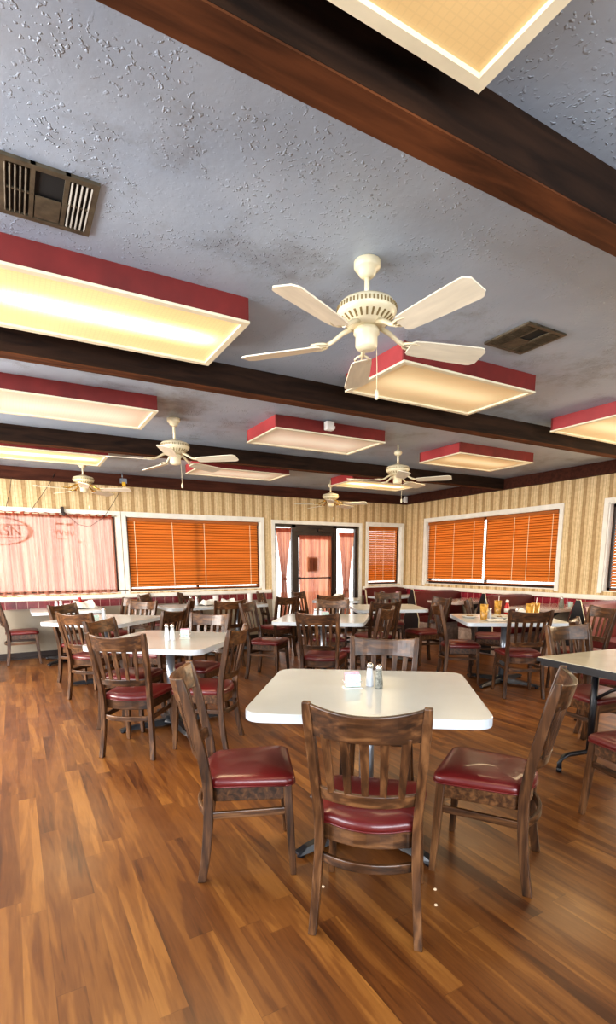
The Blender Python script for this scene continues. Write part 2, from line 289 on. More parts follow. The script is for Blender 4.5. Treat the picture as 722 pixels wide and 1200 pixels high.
# ------------------------------------------------------------------ mesh helpers
class MB:
    def __init__(s): s.v = []; s.f = []; s.m = []; s.sm = []
    def add(s, vs, fs, mi=0, smooth=False):
        o = len(s.v); s.v += [tuple(v) for v in vs]
        for f in fs: s.f.append([i + o for i in f]); s.m.append(mi); s.sm.append(smooth)
        return s
    def box(s, a, b, mi=0):
        x0, y0, z0 = (min(a[i], b[i]) for i in range(3)); x1, y1, z1 = (max(a[i], b[i]) for i in range(3))
        return s.add([(x0, y0, z0), (x1, y0, z0), (x1, y1, z0), (x0, y1, z0), (x0, y0, z1), (x1, y0, z1), (x1, y1, z1), (x0, y1, z1)],
                     [(3, 2, 1, 0), (4, 5, 6, 7), (0, 1, 5, 4), (1, 2, 6, 5), (2, 3, 7, 6), (3, 0, 4, 7)], mi)
    def obox(s, c, sx, sy, sz, rot=None, mi=0):
        rot = rot or Matrix.Identity(3); c = Vector(c)
        p = [c + rot @ Vector((i * sx / 2, j * sy / 2, k * sz / 2)) for k in (-1, 1) for j in (-1, 1) for i in (-1, 1)]
        return s.add(p, [(0, 2, 3, 1), (4, 5, 7, 6), (0, 1, 5, 4), (1, 3, 7, 5), (3, 2, 6, 7), (2, 0, 4, 6)], mi)
    def rings(s, rs, mi=0, smooth=False, cap=True, closed=True):
        n = len(rs[0]); vs = [p for r in rs for p in r]; fs = []
        for i in range(len(rs) - 1):
            for j in range(n if closed else n - 1):
                k = (j + 1) % n
                fs.append((i * n + j, i * n + k, (i + 1) * n + k, (i + 1) * n + j))
        s.add(vs, fs, mi, smooth)
        if cap and closed:
            o = len(s.v) - len(vs)
            s.f.append([o + j for j in reversed(range(n))]); s.m.append(mi); s.sm.append(False)
            s.f.append([o + (len(rs) - 1) * n + j for j in range(n)]); s.m.append(mi); s.sm.append(False)
        return s
    def lathe(s, prof, c=(0, 0, 0), n=24, mi=0, smooth=True):
        rs = [[(c[0] + r * math.cos(2 * PI * j / n), c[1] + r * math.sin(2 * PI * j / n), c[2] + z) for j in range(n)] for r, z in prof]
        return s.rings(rs, mi, smooth)
    def tube(s, pts, r, n=8, mi=0, rz=None):
        pts = [Vector(p) for p in pts]; rs = []
        for i, p in enumerate(pts):
            t = (pts[min(i + 1, len(pts) - 1)] - pts[max(i - 1, 0)]).normalized()
            up = Vector((0, 0, 1)) if abs(t.z) < 0.9 else Vector((0, 1, 0))
            a = t.cross(up).normalized(); b = a.cross(t).normalized()
            rr = r[i] if isinstance(r, (list, tuple)) else r
            rs.append([p + a * rr * math.cos(2 * PI * j / n) + b * rr * math.sin(2 * PI * j / n) for j in range(n)])
        return s.rings(rs, mi, True)
    def prism(s, poly, z0, z1, mi=0):
        n = len(poly)
        return s.rings([[(x, y, z0) for x, y in poly], [(x, y, z1) for x, y in poly]], mi)
    def obj(s, name, mats, parent=None, bevel=0, sub=0, loc=None):
        me = bpy.data.meshes.new(name); me.from_pydata(s.v, [], s.f)
        if not isinstance(mats, (list, tuple)): mats = [mats]
        for m in mats: me.materials.append(m)
        for p, mi, sm in zip(me.polygons, s.m, s.sm): p.material_index = mi; p.use_smooth = sm
        bm = bmesh.new(); bm.from_mesh(me); bmesh.ops.recalc_face_normals(bm, faces=bm.faces); bm.to_mesh(me); bm.free()
        me.update(); o = bpy.data.objects.new(name, me); C.objects.link(o)
        if parent: o.parent = parent
        if loc: o.location = loc
        if bevel:
            b = o.modifiers.new('bevel', 'BEVEL'); b.width = bevel; b.segments = 2; b.limit_method = 'ANGLE'; b.angle_limit = R(40)
        if sub:
            b = o.modifiers.new('sub', 'SUBSURF'); b.levels = sub; b.render_levels = sub
        return o

def tag(o, label=None, cat=None, group=None, kind=None):
    if label: o['label'] = label
    if cat: o['category'] = cat
    if group: o['group'] = group
    if kind: o['kind'] = kind
    return o
def thing(name, label, cat, loc=(0, 0, 0), rz=0, group=None):
    o = bpy.data.objects.new(name, None); C.objects.link(o); o.empty_display_size = 0.1
    o.location = loc; o.rotation_euler = (0, 0, rz); return tag(o, label, cat, group)
def struct(o): o['kind'] = 'structure'; return o
def dup(root, loc, rz, label=None, group=None):
    r = root.copy(); C.objects.link(r); r.location = loc; r.rotation_euler = (0, 0, rz)
    if label: r['label'] = label
    if group: r['group'] = group
    for ch in list(root.children):
        c = ch.copy(); C.objects.link(c); c.parent = r
        for g in ch.children:
            d = g.copy(); C.objects.link(d); d.parent = c
    return r
def rot_z(a): return Matrix.Rotation(a, 3, 'Z')

# ------------------------------------------------------------------ room shell
XB = 7.365; YA = 8.81; CZ = 2.78; XL = -3.0; YF = -2.8; T = 0.14
struct(MB().box((XL - T, YF - T, -0.1), (XB + T, YA + T, 0)).obj('floor', M['floor']))
struct(MB().box((XL - T, YF - T, CZ), (XB + T, YA + T, CZ + 0.12)).obj('ceiling', M['ceil']))

def wall(name, axis, p0, p1, a0, a1, openings, mat):
    """axis 0: wall runs along x between a0..a1, thickness p0..p1 in y."""
    mb = MB(); us = sorted({a0, a1, *[o[0] for o in openings], *[o[1] for o in openings]}); vs = sorted({0, CZ, *[o[2] for o in openings], *[o[3] for o in openings]})
    for i in range(len(us) - 1):
        for j in range(len(vs) - 1):
            uc = (us[i] + us[i + 1]) / 2; vc = (vs[j] + vs[j + 1]) / 2
            if any(o[0] < uc < o[1] and o[2] < vc < o[3] for o in openings): continue
            if axis == 0: mb.box((us[i], p0, vs[j]), (us[i + 1], p1, vs[j + 1]))
            else: mb.box((p0, us[i], vs[j]), (p1, us[i + 1], vs[j + 1]))
    return struct(mb.obj(name, mat))
# openings: (u0,u1,z0,z1)
W1 = (-1.30, 1.49, 0.95, 2.16); W2 = (1.63, 3.98, 0.95, 2.16); DR = (4.26, 6.16, 0.0, 2.13); W4 = (6.39, 7.25, 0.95, 2.16)
WB1 = (5.18, 8.15, 0.98, 2.22); WB2 = (1.6, 4.42, 0.98, 2.22)
wall('wall_back', 0, YA, YA + T, XL, XB + T, [W1, W2, DR, W4], M['wpA'])
wall('wall_right', 1, XB, XB + T, YF, YA, [WB1, WB2], M['wpB'])
wall('wall_left', 1, XL - T, XL, YF, YA + T, [(0.2, 3.4, 0.95, 2.2), (4.2, 7.6, 0.95, 2.2)], M['plaster'])
wall('wall_front', 0, YF - T, YF, XL - T, XB + T, [(-2.4, 1.0, 0.9, 2.3), (2.0, 6.2, 0.9, 2.3)], M['plaster'])

def window(name, axis, wl, o, mullions=(), tw=0.065, sill=True):
    """white trim around an opening + glass; wl = room-side wall plane, outside in + direction."""
    e = thing(name, None, None); e['kind'] = 'structure'
    u0, u1, z0, z1 = o
    def bx(mb, ua, ub, pa, pb, za, zb):
        if axis == 0: mb.box((ua, wl + pa, za), (ub, wl + pb, zb))
        else: mb.box((wl + pa, ua, za), (wl + pb, ub, zb))
    f = MB()
    bx(f, u0 - tw, u0, -0.022, 0.02, z0 - 0.02, z1 + tw); bx(f, u1, u1 + tw, -0.022, 0.02, z0 - 0.02, z1 + tw)
    bx(f, u0, u1, -0.022, 0.02, z1, z1 + tw)
    # reveals
    bx(f, u0, u0 + 0.015, 0.0, 0.12, z0, z1); bx(f, u1 - 0.015, u1, 0.0, 0.12, z0, z1); bx(f, u0, u1, 0.0, 0.12, z1 - 0.015, z1); bx(f, u0, u1, 0.0, 0.12, z0, z0 + 0.015)
    f.obj('window_trim', M['white'], e)
    d = MB()
    for m_ in mullions: bx(d, m_ - 0.022, m_ + 0.022, 0.085, 0.125, z0, z1)
    bx(d, u0 + .015, u0 + 0.055, 0.085, 0.125, z0, z1); bx(d, u1 - 0.055, u1 - .015, 0.085, 0.125, z0, z1)
    bx(d, u0, u1, 0.085, 0.125, z0 + .015, z0 + 0.055); bx(d, u0, u1, 0.085, 0.125, z1 - 0.055, z1 - .015)
    d.obj('sash', M['darkframe'], e)
    g = MB(); bx(g, u0, u1, 0.10, 0.106, z0, z1); g.obj('pane', M['glass'], e)
    return e
window('window_1', 0, YA, W1)
window('window_2', 0, YA, W2, mullions=(2.8,))
window('window_3', 0, YA, W4)
window('window_4', 1, XB, WB1, mullions=(6.66,))
window('window_5', 1, XB, WB2)

# ledges, tile band, baseboards
struct(MB().box((XL, YA - 0.05, 0.868), (4.16, YA, 0.93)).obj('trim_1', M['white'], bevel=0.006))
struct(MB().box((6.26, YA - 0.05, 0.868), (XB, YA, 0.93)).obj('trim_2', M['white'], bevel=0.006))
struct(MB().box((XB - 0.05, YF, 0.86), (XB, YA - 0.05, 0.93)).obj('trim_3', M['white'], bevel=0.006))
struct(MB().box((XL, YA - 0.018, 0.742), (4.19, YA, 0.868)).obj('trim_4', M['tileA']))
struct(MB().box((6.24, YA - 0.018, 0.742), (XB, YA, 0.868)).obj('trim_5', M['tileA']))
struct(MB().box((XB - 0.018, YF, 0.66), (XB, YA - 0.018, 0.86)).obj('trim_6', M['tileB']))
b = MB().box((XL, YA - 0.02, 0), (4.19, YA, 0.1)).box((XL, YA - 0.05, 0), (4.19, YA - 0.02, 0.025), 1)
struct(b.obj('baseboard_back', [M['base'], M['base']]))
struct(MB().box((XB - 0.02, YF, 0), (XB, YA - 0.02, 0.1)).obj('baseboard_right', M['base']))

# beams: dark sides; underside browner, light from the floor painted into its colour
def beam(name, x0, x1, y0, y1, z0, side, low):
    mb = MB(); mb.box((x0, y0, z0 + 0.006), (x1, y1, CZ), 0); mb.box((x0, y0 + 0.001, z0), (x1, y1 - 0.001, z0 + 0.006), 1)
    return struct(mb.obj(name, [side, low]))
beam('trim_7', XL, XB, 1.285, 1.40, 2.61, M['beam'], M['beamlit'])
beam('trim_8', XL, XB, 3.68, 3.785, 2.61, M['beam'], M['beamlit'])
beam('trim_9', XL, XB, 6.20, 6.30, 2.61, M['beam'], M['beamlit'])
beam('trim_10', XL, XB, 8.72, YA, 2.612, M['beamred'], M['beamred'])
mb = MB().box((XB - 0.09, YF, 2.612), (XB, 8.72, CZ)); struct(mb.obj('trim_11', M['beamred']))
beam('trim_12', XL, XB, -1.15, -1.04, 2.61, M['beam'], M['beamlit'])

# door 1 : storefront door with two sidelights
d = thing('door_1', None, None); d['kind'] = 'structure'
f = MB().box((4.195, YA - 0.022, 0), (4.26, YA + 0.02, 2.195)).box((6.16, YA - 0.022, 0), (6.225, YA + 0.02, 2.195)).box((4.26, YA - 0.022, 2.13), (6.16, YA + 0.02, 2.195))
f.obj('door_trim', M['white'], d)
f = MB()
for a, b_ in ((4.26, 4.30), (4.64, 4.72), (5.56, 5.645), (6.085, 6.16)): f.box((a, YA + 0.03, 0), (b_, YA + 0.10, 2.13))
f.box((4.30, YA + 0.03, 2.08), (6.09, YA + 0.10, 2.13)); f.box((4.72, YA + 0.03, 1.99), (5.56, YA + 0.09, 2.08))
f.box((4.30, YA + 0.03, 0), (4.64, YA + 0.10, 0.14)).box((5.645, YA + 0.03, 0), (6.085, YA + 0.10, 0.14))
f.obj('door_frame', M['darkframe'], d)
lf = MB().box((4.72, YA + 0.045, 0.01), (4.79, YA + 0.085, 1.99)).box((5.49, YA + 0.045, 0.01), (5.56, YA + 0.085, 1.99)).box((4.79, YA + 0.045, 1.90), (5.49, YA + 0.085, 1.99)).box((4.79, YA + 0.045, 0.01), (5.49, YA + 0.085, 0.22))
leaf = lf.obj('door_leaf', M['darkframe'], d)
MB().tube([(4.80, YA + 0.012, 1.12), (5.48, YA + 0.012, 1.12)], 0.012).box((4.79, YA + 0.01, 1.10), (4.82, YA + 0.05, 1.14)).box((5.46, YA + 0.01, 1.10), (5.49, YA + 0.05, 1.14)).obj('push_bar', M['darkframe'], leaf)
MB().box((4.99, YA + 0.075, 1.24), (5.22, YA + 0.08, 1.52)).obj('door_notice', M['darkframe'], leaf)
MB().box((4.30, YA + 0.06, 0.14), (4.64, YA + 0.066, 2.08)).box((4.79, YA + 0.06, 0.22), (5.49, YA + 0.066, 1.90)).box((5.645, YA + 0.06, 0.14), (6.085, YA + 0.066, 2.08)).obj('pane', M['glass'], d)
cl = MB().box((5.2, YA - 0.01, 2.0), (5.5, YA + 0.03, 2.06)).tube([(5.3, YA + 0.0, 2.05), (5.15, YA - 0.04, 2.07), (5.0, YA + 0.03, 2.08)], 0.008)
cl.obj('door_closer', M['darkframe'], d)

# outdoor ground seen through gaps
struct(MB().box((XL - 6, YA + T, -0.2), (XB + 12, YA + 16, -0.12)).box((XB + T, YF - 6, -0.2), (XB + 12, YA + T, -0.12)).obj('ground', M['ground']))

# ------------------------------------------------------------------ blinds and curtains
def blind(label, axis, wl, u0, u1, z0, z1, tilt, cords, group='wooden window blinds'):
    t = thing('window_blind', label, 'blind', group=group)
    if axis == 0: t.location = ((u0 + u1) / 2, wl + 0.045, z0)
    else: t.location = (wl + 0.045, (u0 + u1) / 2, z0); t.rotation_euler = (0, 0, -PI / 2)
    L = (u1 - u0) / 2; H = z1 - z0
    MB().box((-L, -0.03, H - 0.055), (L, 0.03, H)).obj('head_rail', M['blindhead'], t, bevel=0.004)
    MB().box((-L, -0.024, 0.0), (L, 0.024, 0.016)).obj('bottom_rail', M['blindhead'], t, bevel=0.004)
    s = MB(); p = 0.0425; n = int((H - 0.075) / p)
    for i in range(n):
        z = H - 0.07 - i * p
        a = tilt + random.uniform(-0.03, 0.03)
        rm = Matrix.Rotation(a, 3, 'X'); c0 = Vector((0, 0, z))
        s.obox(c0 + rm @ Vector((0, 0.004, 0)), 2 * L, 0.042, 0.0025, rm, 0); s.obox(c0 + rm @ Vector((0, -0.021, -0.0006)), 2 * L, 0.008, 0.0042, rm, 1)  # dark strip along each slat is painted shade, marks the lines between slats
    s.obj('slat_panel', [M['blindwood'], M['blindshade']], t)
    for c in cords:
        MB().box((c - 0.004, -0.029, 0.01), (c + 0.004, -0.027, H - 0.05)).obj('ladder_cord', M['cord'], t)
    return t
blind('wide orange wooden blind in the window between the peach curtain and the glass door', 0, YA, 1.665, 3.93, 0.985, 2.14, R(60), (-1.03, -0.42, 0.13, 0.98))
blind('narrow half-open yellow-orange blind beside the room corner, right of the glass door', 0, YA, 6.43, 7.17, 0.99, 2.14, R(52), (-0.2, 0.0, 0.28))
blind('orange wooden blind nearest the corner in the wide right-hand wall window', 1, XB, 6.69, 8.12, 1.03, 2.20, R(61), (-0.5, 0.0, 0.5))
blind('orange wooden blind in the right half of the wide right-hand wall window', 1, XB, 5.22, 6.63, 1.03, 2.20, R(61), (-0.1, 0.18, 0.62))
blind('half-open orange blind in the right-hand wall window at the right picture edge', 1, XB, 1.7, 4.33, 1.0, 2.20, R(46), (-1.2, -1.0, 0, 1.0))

def cloth(xs, z0, z1, width, yamp, folds, mats, name, parent, topband=0.05, nz=24, nx=260, y=0.0, bottomband=0.0, seed=0):
    rnd = random.Random(seed); ph = [rnd.uniform(0, 6.28) for _ in range(5)]
    x0, x1 = xs; mb = MB(); rows = []
    for j in range(nz + 1):
        v = j / nz; z = z1 + (z0 - z1) * v; w = width(v); r = []
        for i in range(nx + 1):
            u = i / nx; cx = (x0 + x1) / 2; x = cx + (u - 0.5) * (x1 - x0) * w
            a = yamp * (0.45 + 0.55 * min(1, v * 3)) / max(w, 0.55)
            yy = a * (math.sin(u * folds * 6.28 + ph[0] + 1.5 * math.sin(u * 9 + ph[1])) + 0.5 * math.sin(u * folds * 2.3 * 6.28 + ph[2] + v))
            yy += 0.006 * math.sin(u * 190 + v * 3) * (1 if v < 0.06 else 0.3)
            r.append((x, y + yy, z + (0.006 * math.sin(u * 120 + ph[3]) if j in (0, nz) else 0)))
        rows.append(r)
    vs = [p for r in rows for p in r]; fs = []; n = nx + 1; mi = []
    for j in range(nz):
        v = (j + 0.5) / nz
        for i in range(nx):
            fs.append((j * n + i, j * n + i + 1, (j + 1) * n + i + 1, (j + 1) * n + i)); mi.append(1 if (v < topband or v > 1 - bottomband) else 0)
    mb.add(vs, fs, 0, True); mb.m = mi
    return mb.obj(name, mats, parent)
t = thing('curtain', 'wide sheer peach curtain gathered on a rod over the left window', 'curtain', (0.08, YA - 0.03, 0.96), group='peach curtains')
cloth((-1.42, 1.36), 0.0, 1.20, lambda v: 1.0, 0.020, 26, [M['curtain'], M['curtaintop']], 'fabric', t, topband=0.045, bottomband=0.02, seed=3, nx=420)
MB().tube([(-1.5, 0.0, 1.185), (1.42, 0.0, 1.185)], 0.007).obj('curtain_rod', M['cream'], t)
MB().tube([(-1.5, 0.0, 0.03), (1.52, 0.0, 0.03)], 0.006).obj('lower_rod', M['wire'], t)
def doorcurtain(x0, x1, z0, z1, prof, label, seed, m='curtain2'):
    t = thing('curtain', label, 'curtain', ((x0 + x1) / 2, YA + 0.018, z0), group='peach curtains')
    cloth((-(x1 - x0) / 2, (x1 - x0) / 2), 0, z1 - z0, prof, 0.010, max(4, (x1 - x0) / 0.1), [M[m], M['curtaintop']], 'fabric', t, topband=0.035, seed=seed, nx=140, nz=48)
    return t
def hour(vt, wmin):
    def f(v):
        d = (v - vt) / (vt if v < vt else (1 - vt) * 1.6)
        return wmin + (1 - wmin) * min(1, abs(d)) ** 1.1
    return f
c1 = doorcurtain(4.29, 4.63, 0.16, 2.06, hour(0.5, 0.30), 'narrow coral curtain tied at the waist in the sidelight left of the glass door', 11)
MB().lathe([(0.05, -0.018), (0.055, 0), (0.05, 0.018)], (0, 0, 0.95), n=16).obj('tie_band', M['curtaintop'], c1)
doorcurtain(4.78, 5.52, 0.12, 1.93, lambda v: 1.0 if v < 0.02 else 0.96 + 0.03 * math.sin(v * 5), 'full-length coral curtain hanging over the middle glass door', 12)
c3 = doorcurtain(5.68, 6.06, 0.16, 2.0, hour(0.62, 0.36), 'narrow coral curtain tied low in the sidelight right of the glass door', 13)
MB().lathe([(0.05, -0.018), (0.055, 0), (0.05, 0.018)], (0, 0, 0.70), n=16).obj('tie_band', M['curtaintop'], c3)

# signs hung in the window behind the peach curtain (seen as faint shapes)
sg = thing('window_sign', 'oval sign outlined behind the sheer peach curtain at the left picture edge', 'sign', (-0.12, YA + 0.07, 1.885))
o_ = MB(); n = 48; ri = []; ro = []
for k in range(n):
    a = 2 * PI * k / n; th = 0.018 + 0.05 * max(0, math.cos(a)) ** 2
    ro.append((0.44 * math.cos(a), 0, 0.20 * math.sin(a))); ri.append(((0.44 - th) * math.cos(a), 0, (0.185) * math.sin(a)))
o_.add(ro + ri, [(k, (k + 1) % n, n + (k + 1) % n, n + k) for k in range(n)]).obj('oval_ring', M['signred'], sg)
MB().box((-0.36, 0, 0.085), (0.36, 0.003, 0.10)).box((-0.36, 0, -0.10), (0.36, 0.003, -0.085)).obj('sign_bar', M['signred'], sg)
cu = bpy.data.curves.new('letters', 'FONT'); cu.body = 'ASN'; cu.size = 0.2; cu.align_x = 'CENTER'; cu.align_y = 'CENTER'; cu.extrude = 0.001
lt0 = bpy.data.objects.new('tmp', cu); C.objects.link(lt0); bpy.context.view_layer.update(); me = bpy.data.meshes.new_from_object(lt0.evaluated_get(bpy.context.evaluated_depsgraph_get())); bpy.data.objects.remove(lt0); me.materials.clear(); me.materials.append(M['signred']); lt = bpy.data.objects.new('sign_letters', me); C.objects.link(lt); lt.parent = sg; lt.rotation_euler = (PI / 2, 0, 0); lt.location = (0.1, 0, 0)
MB().tube([(-0.2, 0, 0.19), (-0.2, 0, 0.255)], 0.003).tube([(0.2, 0, 0.17), (0.2, 0, 0.255)], 0.003).obj('hanging_wire', M['wire'], sg)
sg = thing('window_sign', 'small lettered window sign showing faintly behind the peach curtain below the black clip', 'sign', (0.78, YA + 0.07, 1.90))
mb = MB().box((-0.16, 0, 0.10), (-0.04, 0.003, 0.125)).box((-0.02, 0, 0.09), (0.10, 0.003, 0.12)).box((-0.16, 0, -0.12), (0.0, 0.003, -0.108)).box((-0.16, 0, -0.12), (-0.15, 0.003, 0.12)).box((0.13, 0, -0.16), (0.19, 0.003, -0.145))
for k in range(7): mb.obox((-0.14 + k * 0.037, 0, -0.01 - 0.003 * k), 0.014, 0.003, 0.07, Matrix.Rotation((-1) ** k * 0.3, 3, 'Y'))
mb.obj('sign_strokes', M['signred'], sg)
MB().tube([(-0.14, 0, 0.12), (-0.14, 0, 0.24)], 0.003).tube([(0.08, 0, 0.11), (0.08, 0, 0.24)], 0.003).obj('hanging_wire', M['wire'], sg)

cp = thing('clamp', 'small black clamp gripping the white trim above the peach curtain', 'clamp', (0.725, YA - 0.04, 2.20))
MB().box((-0.022, -0.02, -0.04), (0.022, 0.018, 0.055)).obox((0.01, -0.02, -0.05), 0.04, 0.02, 0.06, Matrix.Rotation(0.3, 3, 'Y')).obj('clamp_body', M['wire'], cp, bevel=0.004)
def cordt(pts, label, r=0.004): return tag(MB().tube(pts, r, n=6).obj('cable', M['wire']), label, 'cable')
cordt([(0.66, 8.70, 2.72), (0.60, 8.74, 2.6), (0.45, 8.77, 2.38), (0.32, 8.78, 2.2)], 'thin dark cable slanting down the wallpaper above the peach curtain')
cordt([(1.60, 8.70, 2.60), (1.48, 8.76, 2.38), (1.30, 8.75, 2.12), (1.08, 8.715, 1.97), (0.92, 8.715, 2.0), (0.74, 8.715, 2.17)], 'thin cable looping from the hanging metal box down across the peach curtain')
cordt([(0.10, 8.70, 2.62), (0.07, 8.78, 2.45), (0.0, 8.79, 2.22)], 'short dark cable on the wallpaper at the left picture edge')
bx = thing('junction_box', 'small grey metal box with a yellow tag hanging at the dark wall beam', 'junction box', (1.60, 8.62, 2.60))
MB().box((-0.05, -0.03, 0.03), (0.05, -0.024, 0.10)).box((-0.05, -0.024, 0.03), (-0.04, 0.03, 0.10)).box((0.04, -0.024, 0.03), (0.05, 0.03, 0.10)).box((-0.04, -0.02, 0.03), (0.04, 0.03, 0.04)).obj('box_frame', M['steel'], bx)
MB().box((-0.025, -0.045, -0.02), (0.025, -0.032, 0.045)).obj('tag', M['yellow'], bx)
MB().tube([(-0.01, 0.0, 0.10), (-0.01, 0.0, 0.18)], 0.008).obj('hanger', M['steel'], bx)
sn = thing('motion_sensor', 'small white sensor fixed to the beam in the room corner', 'sensor', (7.22, 8.66, 2.63))
MB().box((-0.035, -0.03, 0), (0.035, 0.03, 0.13)).obj('sensor_body', M['cap'], sn, bevel=0.012)
MB().box((-0.025, 0.03, 0.03), (0.025, 0.062, 0.09)).obj('bracket', M['cap'], sn)
sn = thing('wall_box', 'small white plastic box fixed to the side of the centre maroon ceiling light', 'wall box', (2.82, 4.565, 2.685))
MB().box((-0.045, -0.035, 0), (0.045, 0.028, 0.085)).obj('box_cover', M['cap'], sn, bevel=0.01)
MB().box((0.045, -0.02, 0.02), (0.062, 0.0, 0.045)).obj('side_knob', M['cap'], sn, bevel=0.003)

# ------------------------------------------------------------------ ceiling lights
def fixture(x0, x1, y0, y1, label, lens, side=None, z0=2.655):
    side = side or M['maroon']
    t = thing('ceiling_light', label, 'ceiling light', ((x0 + x1) / 2, (y0 + y1) / 2, CZ), group='boxed fluorescent ceiling lights')
    a = (x1 - x0) / 2; b_ = (y1 - y0) / 2; h = z0 - CZ
    mb = MB()
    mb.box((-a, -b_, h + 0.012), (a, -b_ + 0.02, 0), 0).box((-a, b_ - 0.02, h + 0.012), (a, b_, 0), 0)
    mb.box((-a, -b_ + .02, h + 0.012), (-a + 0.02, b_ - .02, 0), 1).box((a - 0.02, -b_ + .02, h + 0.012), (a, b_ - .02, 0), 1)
    mb.obj('side_box', [side, M['maroonl'] if side is M['maroon'] else side], t)  # end sides get a paler maroon
    MB().box((-a - 0.004, -b_ - 0.004, h), (a + 0.004, -b_ + 0.03, h + 0.013)).box((-a - 0.004, b_ - 0.03, h), (a + 0.004, b_ + 0.004, h + 0.013)).box((-a - 0.004, -b_ + .03, h), (-a + 0.03, b_ - .03, h + 0.013)).box((a - 0.03, -b_ + .03, h), (a + 0.004, b_ - .03, h + 0.013)).obj('trim_frame', M['cream'], t)
    MB().box((-a + 0.02, -b_ + 0.02, h + 0.013), (a - 0.02, b_ - 0.02, h + 0.02)).obj('diffuser', M[lens], t)
    return t
fixture(-0.06, 1.21, 0.53, 1.19, 'cream-framed tan ceiling light nearest the camera, against the first dark beam', 'dif_tan', M['cream'])
fixture(-0.05, 1.205, 2.76, 3.43, 'brightly lit maroon ceiling light at the left, between the first and second beams', 'dif_hot')
fixture(2.27, 3.53, 2.77, 3.44, 'maroon ceiling light just behind the nearest ceiling fan', 'dif_warm')
fixture(4.69, 5.95, 2.77, 3.47, 'maroon ceiling light cut by the right picture edge', 'dif_warm')
fixture(-0.09, 1.17, 4.62, 5.28, 'unlit maroon ceiling light at the left, between the second and third beams', 'dif_off')
fixture(2.27, 3.55, 4.62, 5.32, 'maroon ceiling light in the centre with a small white box on its side', 'dif_off')
fixture(4.64, 5.93, 4.61, 5.31, 'maroon ceiling light in front of the right-hand wall, between second and third beams', 'dif_warm')
fixture(-0.16, 1.10, 6.75, 7.45, 'lit maroon ceiling light at the far left above the curtain side', 'dif_hot')
fixture(2.25, 3.58, 6.88, 7.50, 'maroon ceiling light far back above the wide orange blind side', 'dif_off')
fixture(4.67, 6.03, 6.85, 7.50, 'lit maroon ceiling light far back in front of the glass door', 'dif_hot')

# ceiling vents
def vent(x0, x1, y0, y1, label, lt):
    t = thing('ceiling_vent', label, 'air vent', ((x0 + x1) / 2, (y0 + y1) / 2, CZ), group='ceiling air vents')
    a = (x1 - x0) / 2; b_ = (y1 - y0) / 2
    MB().box((-a, -b_, -0.012), (a, -b_ + 0.025, 0)).box((-a, b_ - 0.025, -0.012), (a, b_, 0)).box((-a, -b_ + .025, -0.012), (-a + 0.022, b_ - .025, 0)).box((a - 0.022, -b_ + .025, -0.012), (a, b_ - .025, 0)).box((-a / 3 - .01, -b_, -0.011), (-a / 3 + .006, b_, 0)).box((a / 3 - .006, -b_, -0.011), (a / 3 + .01, b_, 0)).obj('vent_frame', M['vent'], t)
    MB().box((-a + 0.02, -b_ + 0.02, -0.003), (a - 0.02, b_ - 0.02, -0.001)).obj('duct_opening', M['ventdk'], t)
    sl = MB(); w = 2 * a / 3
    for cx, mi in ((-2 * a / 3, 0), (2 * a / 3, 1)):
        for k in range(5):
            sl.obox((cx - w * 0.32 + k * w * 0.155, 0, -0.008), 0.006, 2 * b_ - 0.06, 0.01, Matrix.Rotation(0.5, 3, 'Y'), mi)
    sl.box((-a + .02, -0.008, -0.012), (-a / 3, 0.0, -0.006), 0); sl.box((a / 3, -0.008, -0.012), (a - .02, 0.0, -0.006), 0)
    sl.obj('louver', [M['vent'], M['ventlt' if lt else 'vent']], t)
    MB().box((-a / 3 + 0.01, 0.0, -0.010), (a / 3 - 0.01, b_ - 0.03, -0.007)).obj('damper_plate', M['vent'], t)
    return t
vent(0.08, 0.405, 2.255, 2.595, 'dark metal ceiling vent with pale louvers at the left picture edge', True)
vent(2.73, 3.075, 2.21, 2.545, 'grimy dark ceiling vent to the right of the nearest ceiling fan', False)

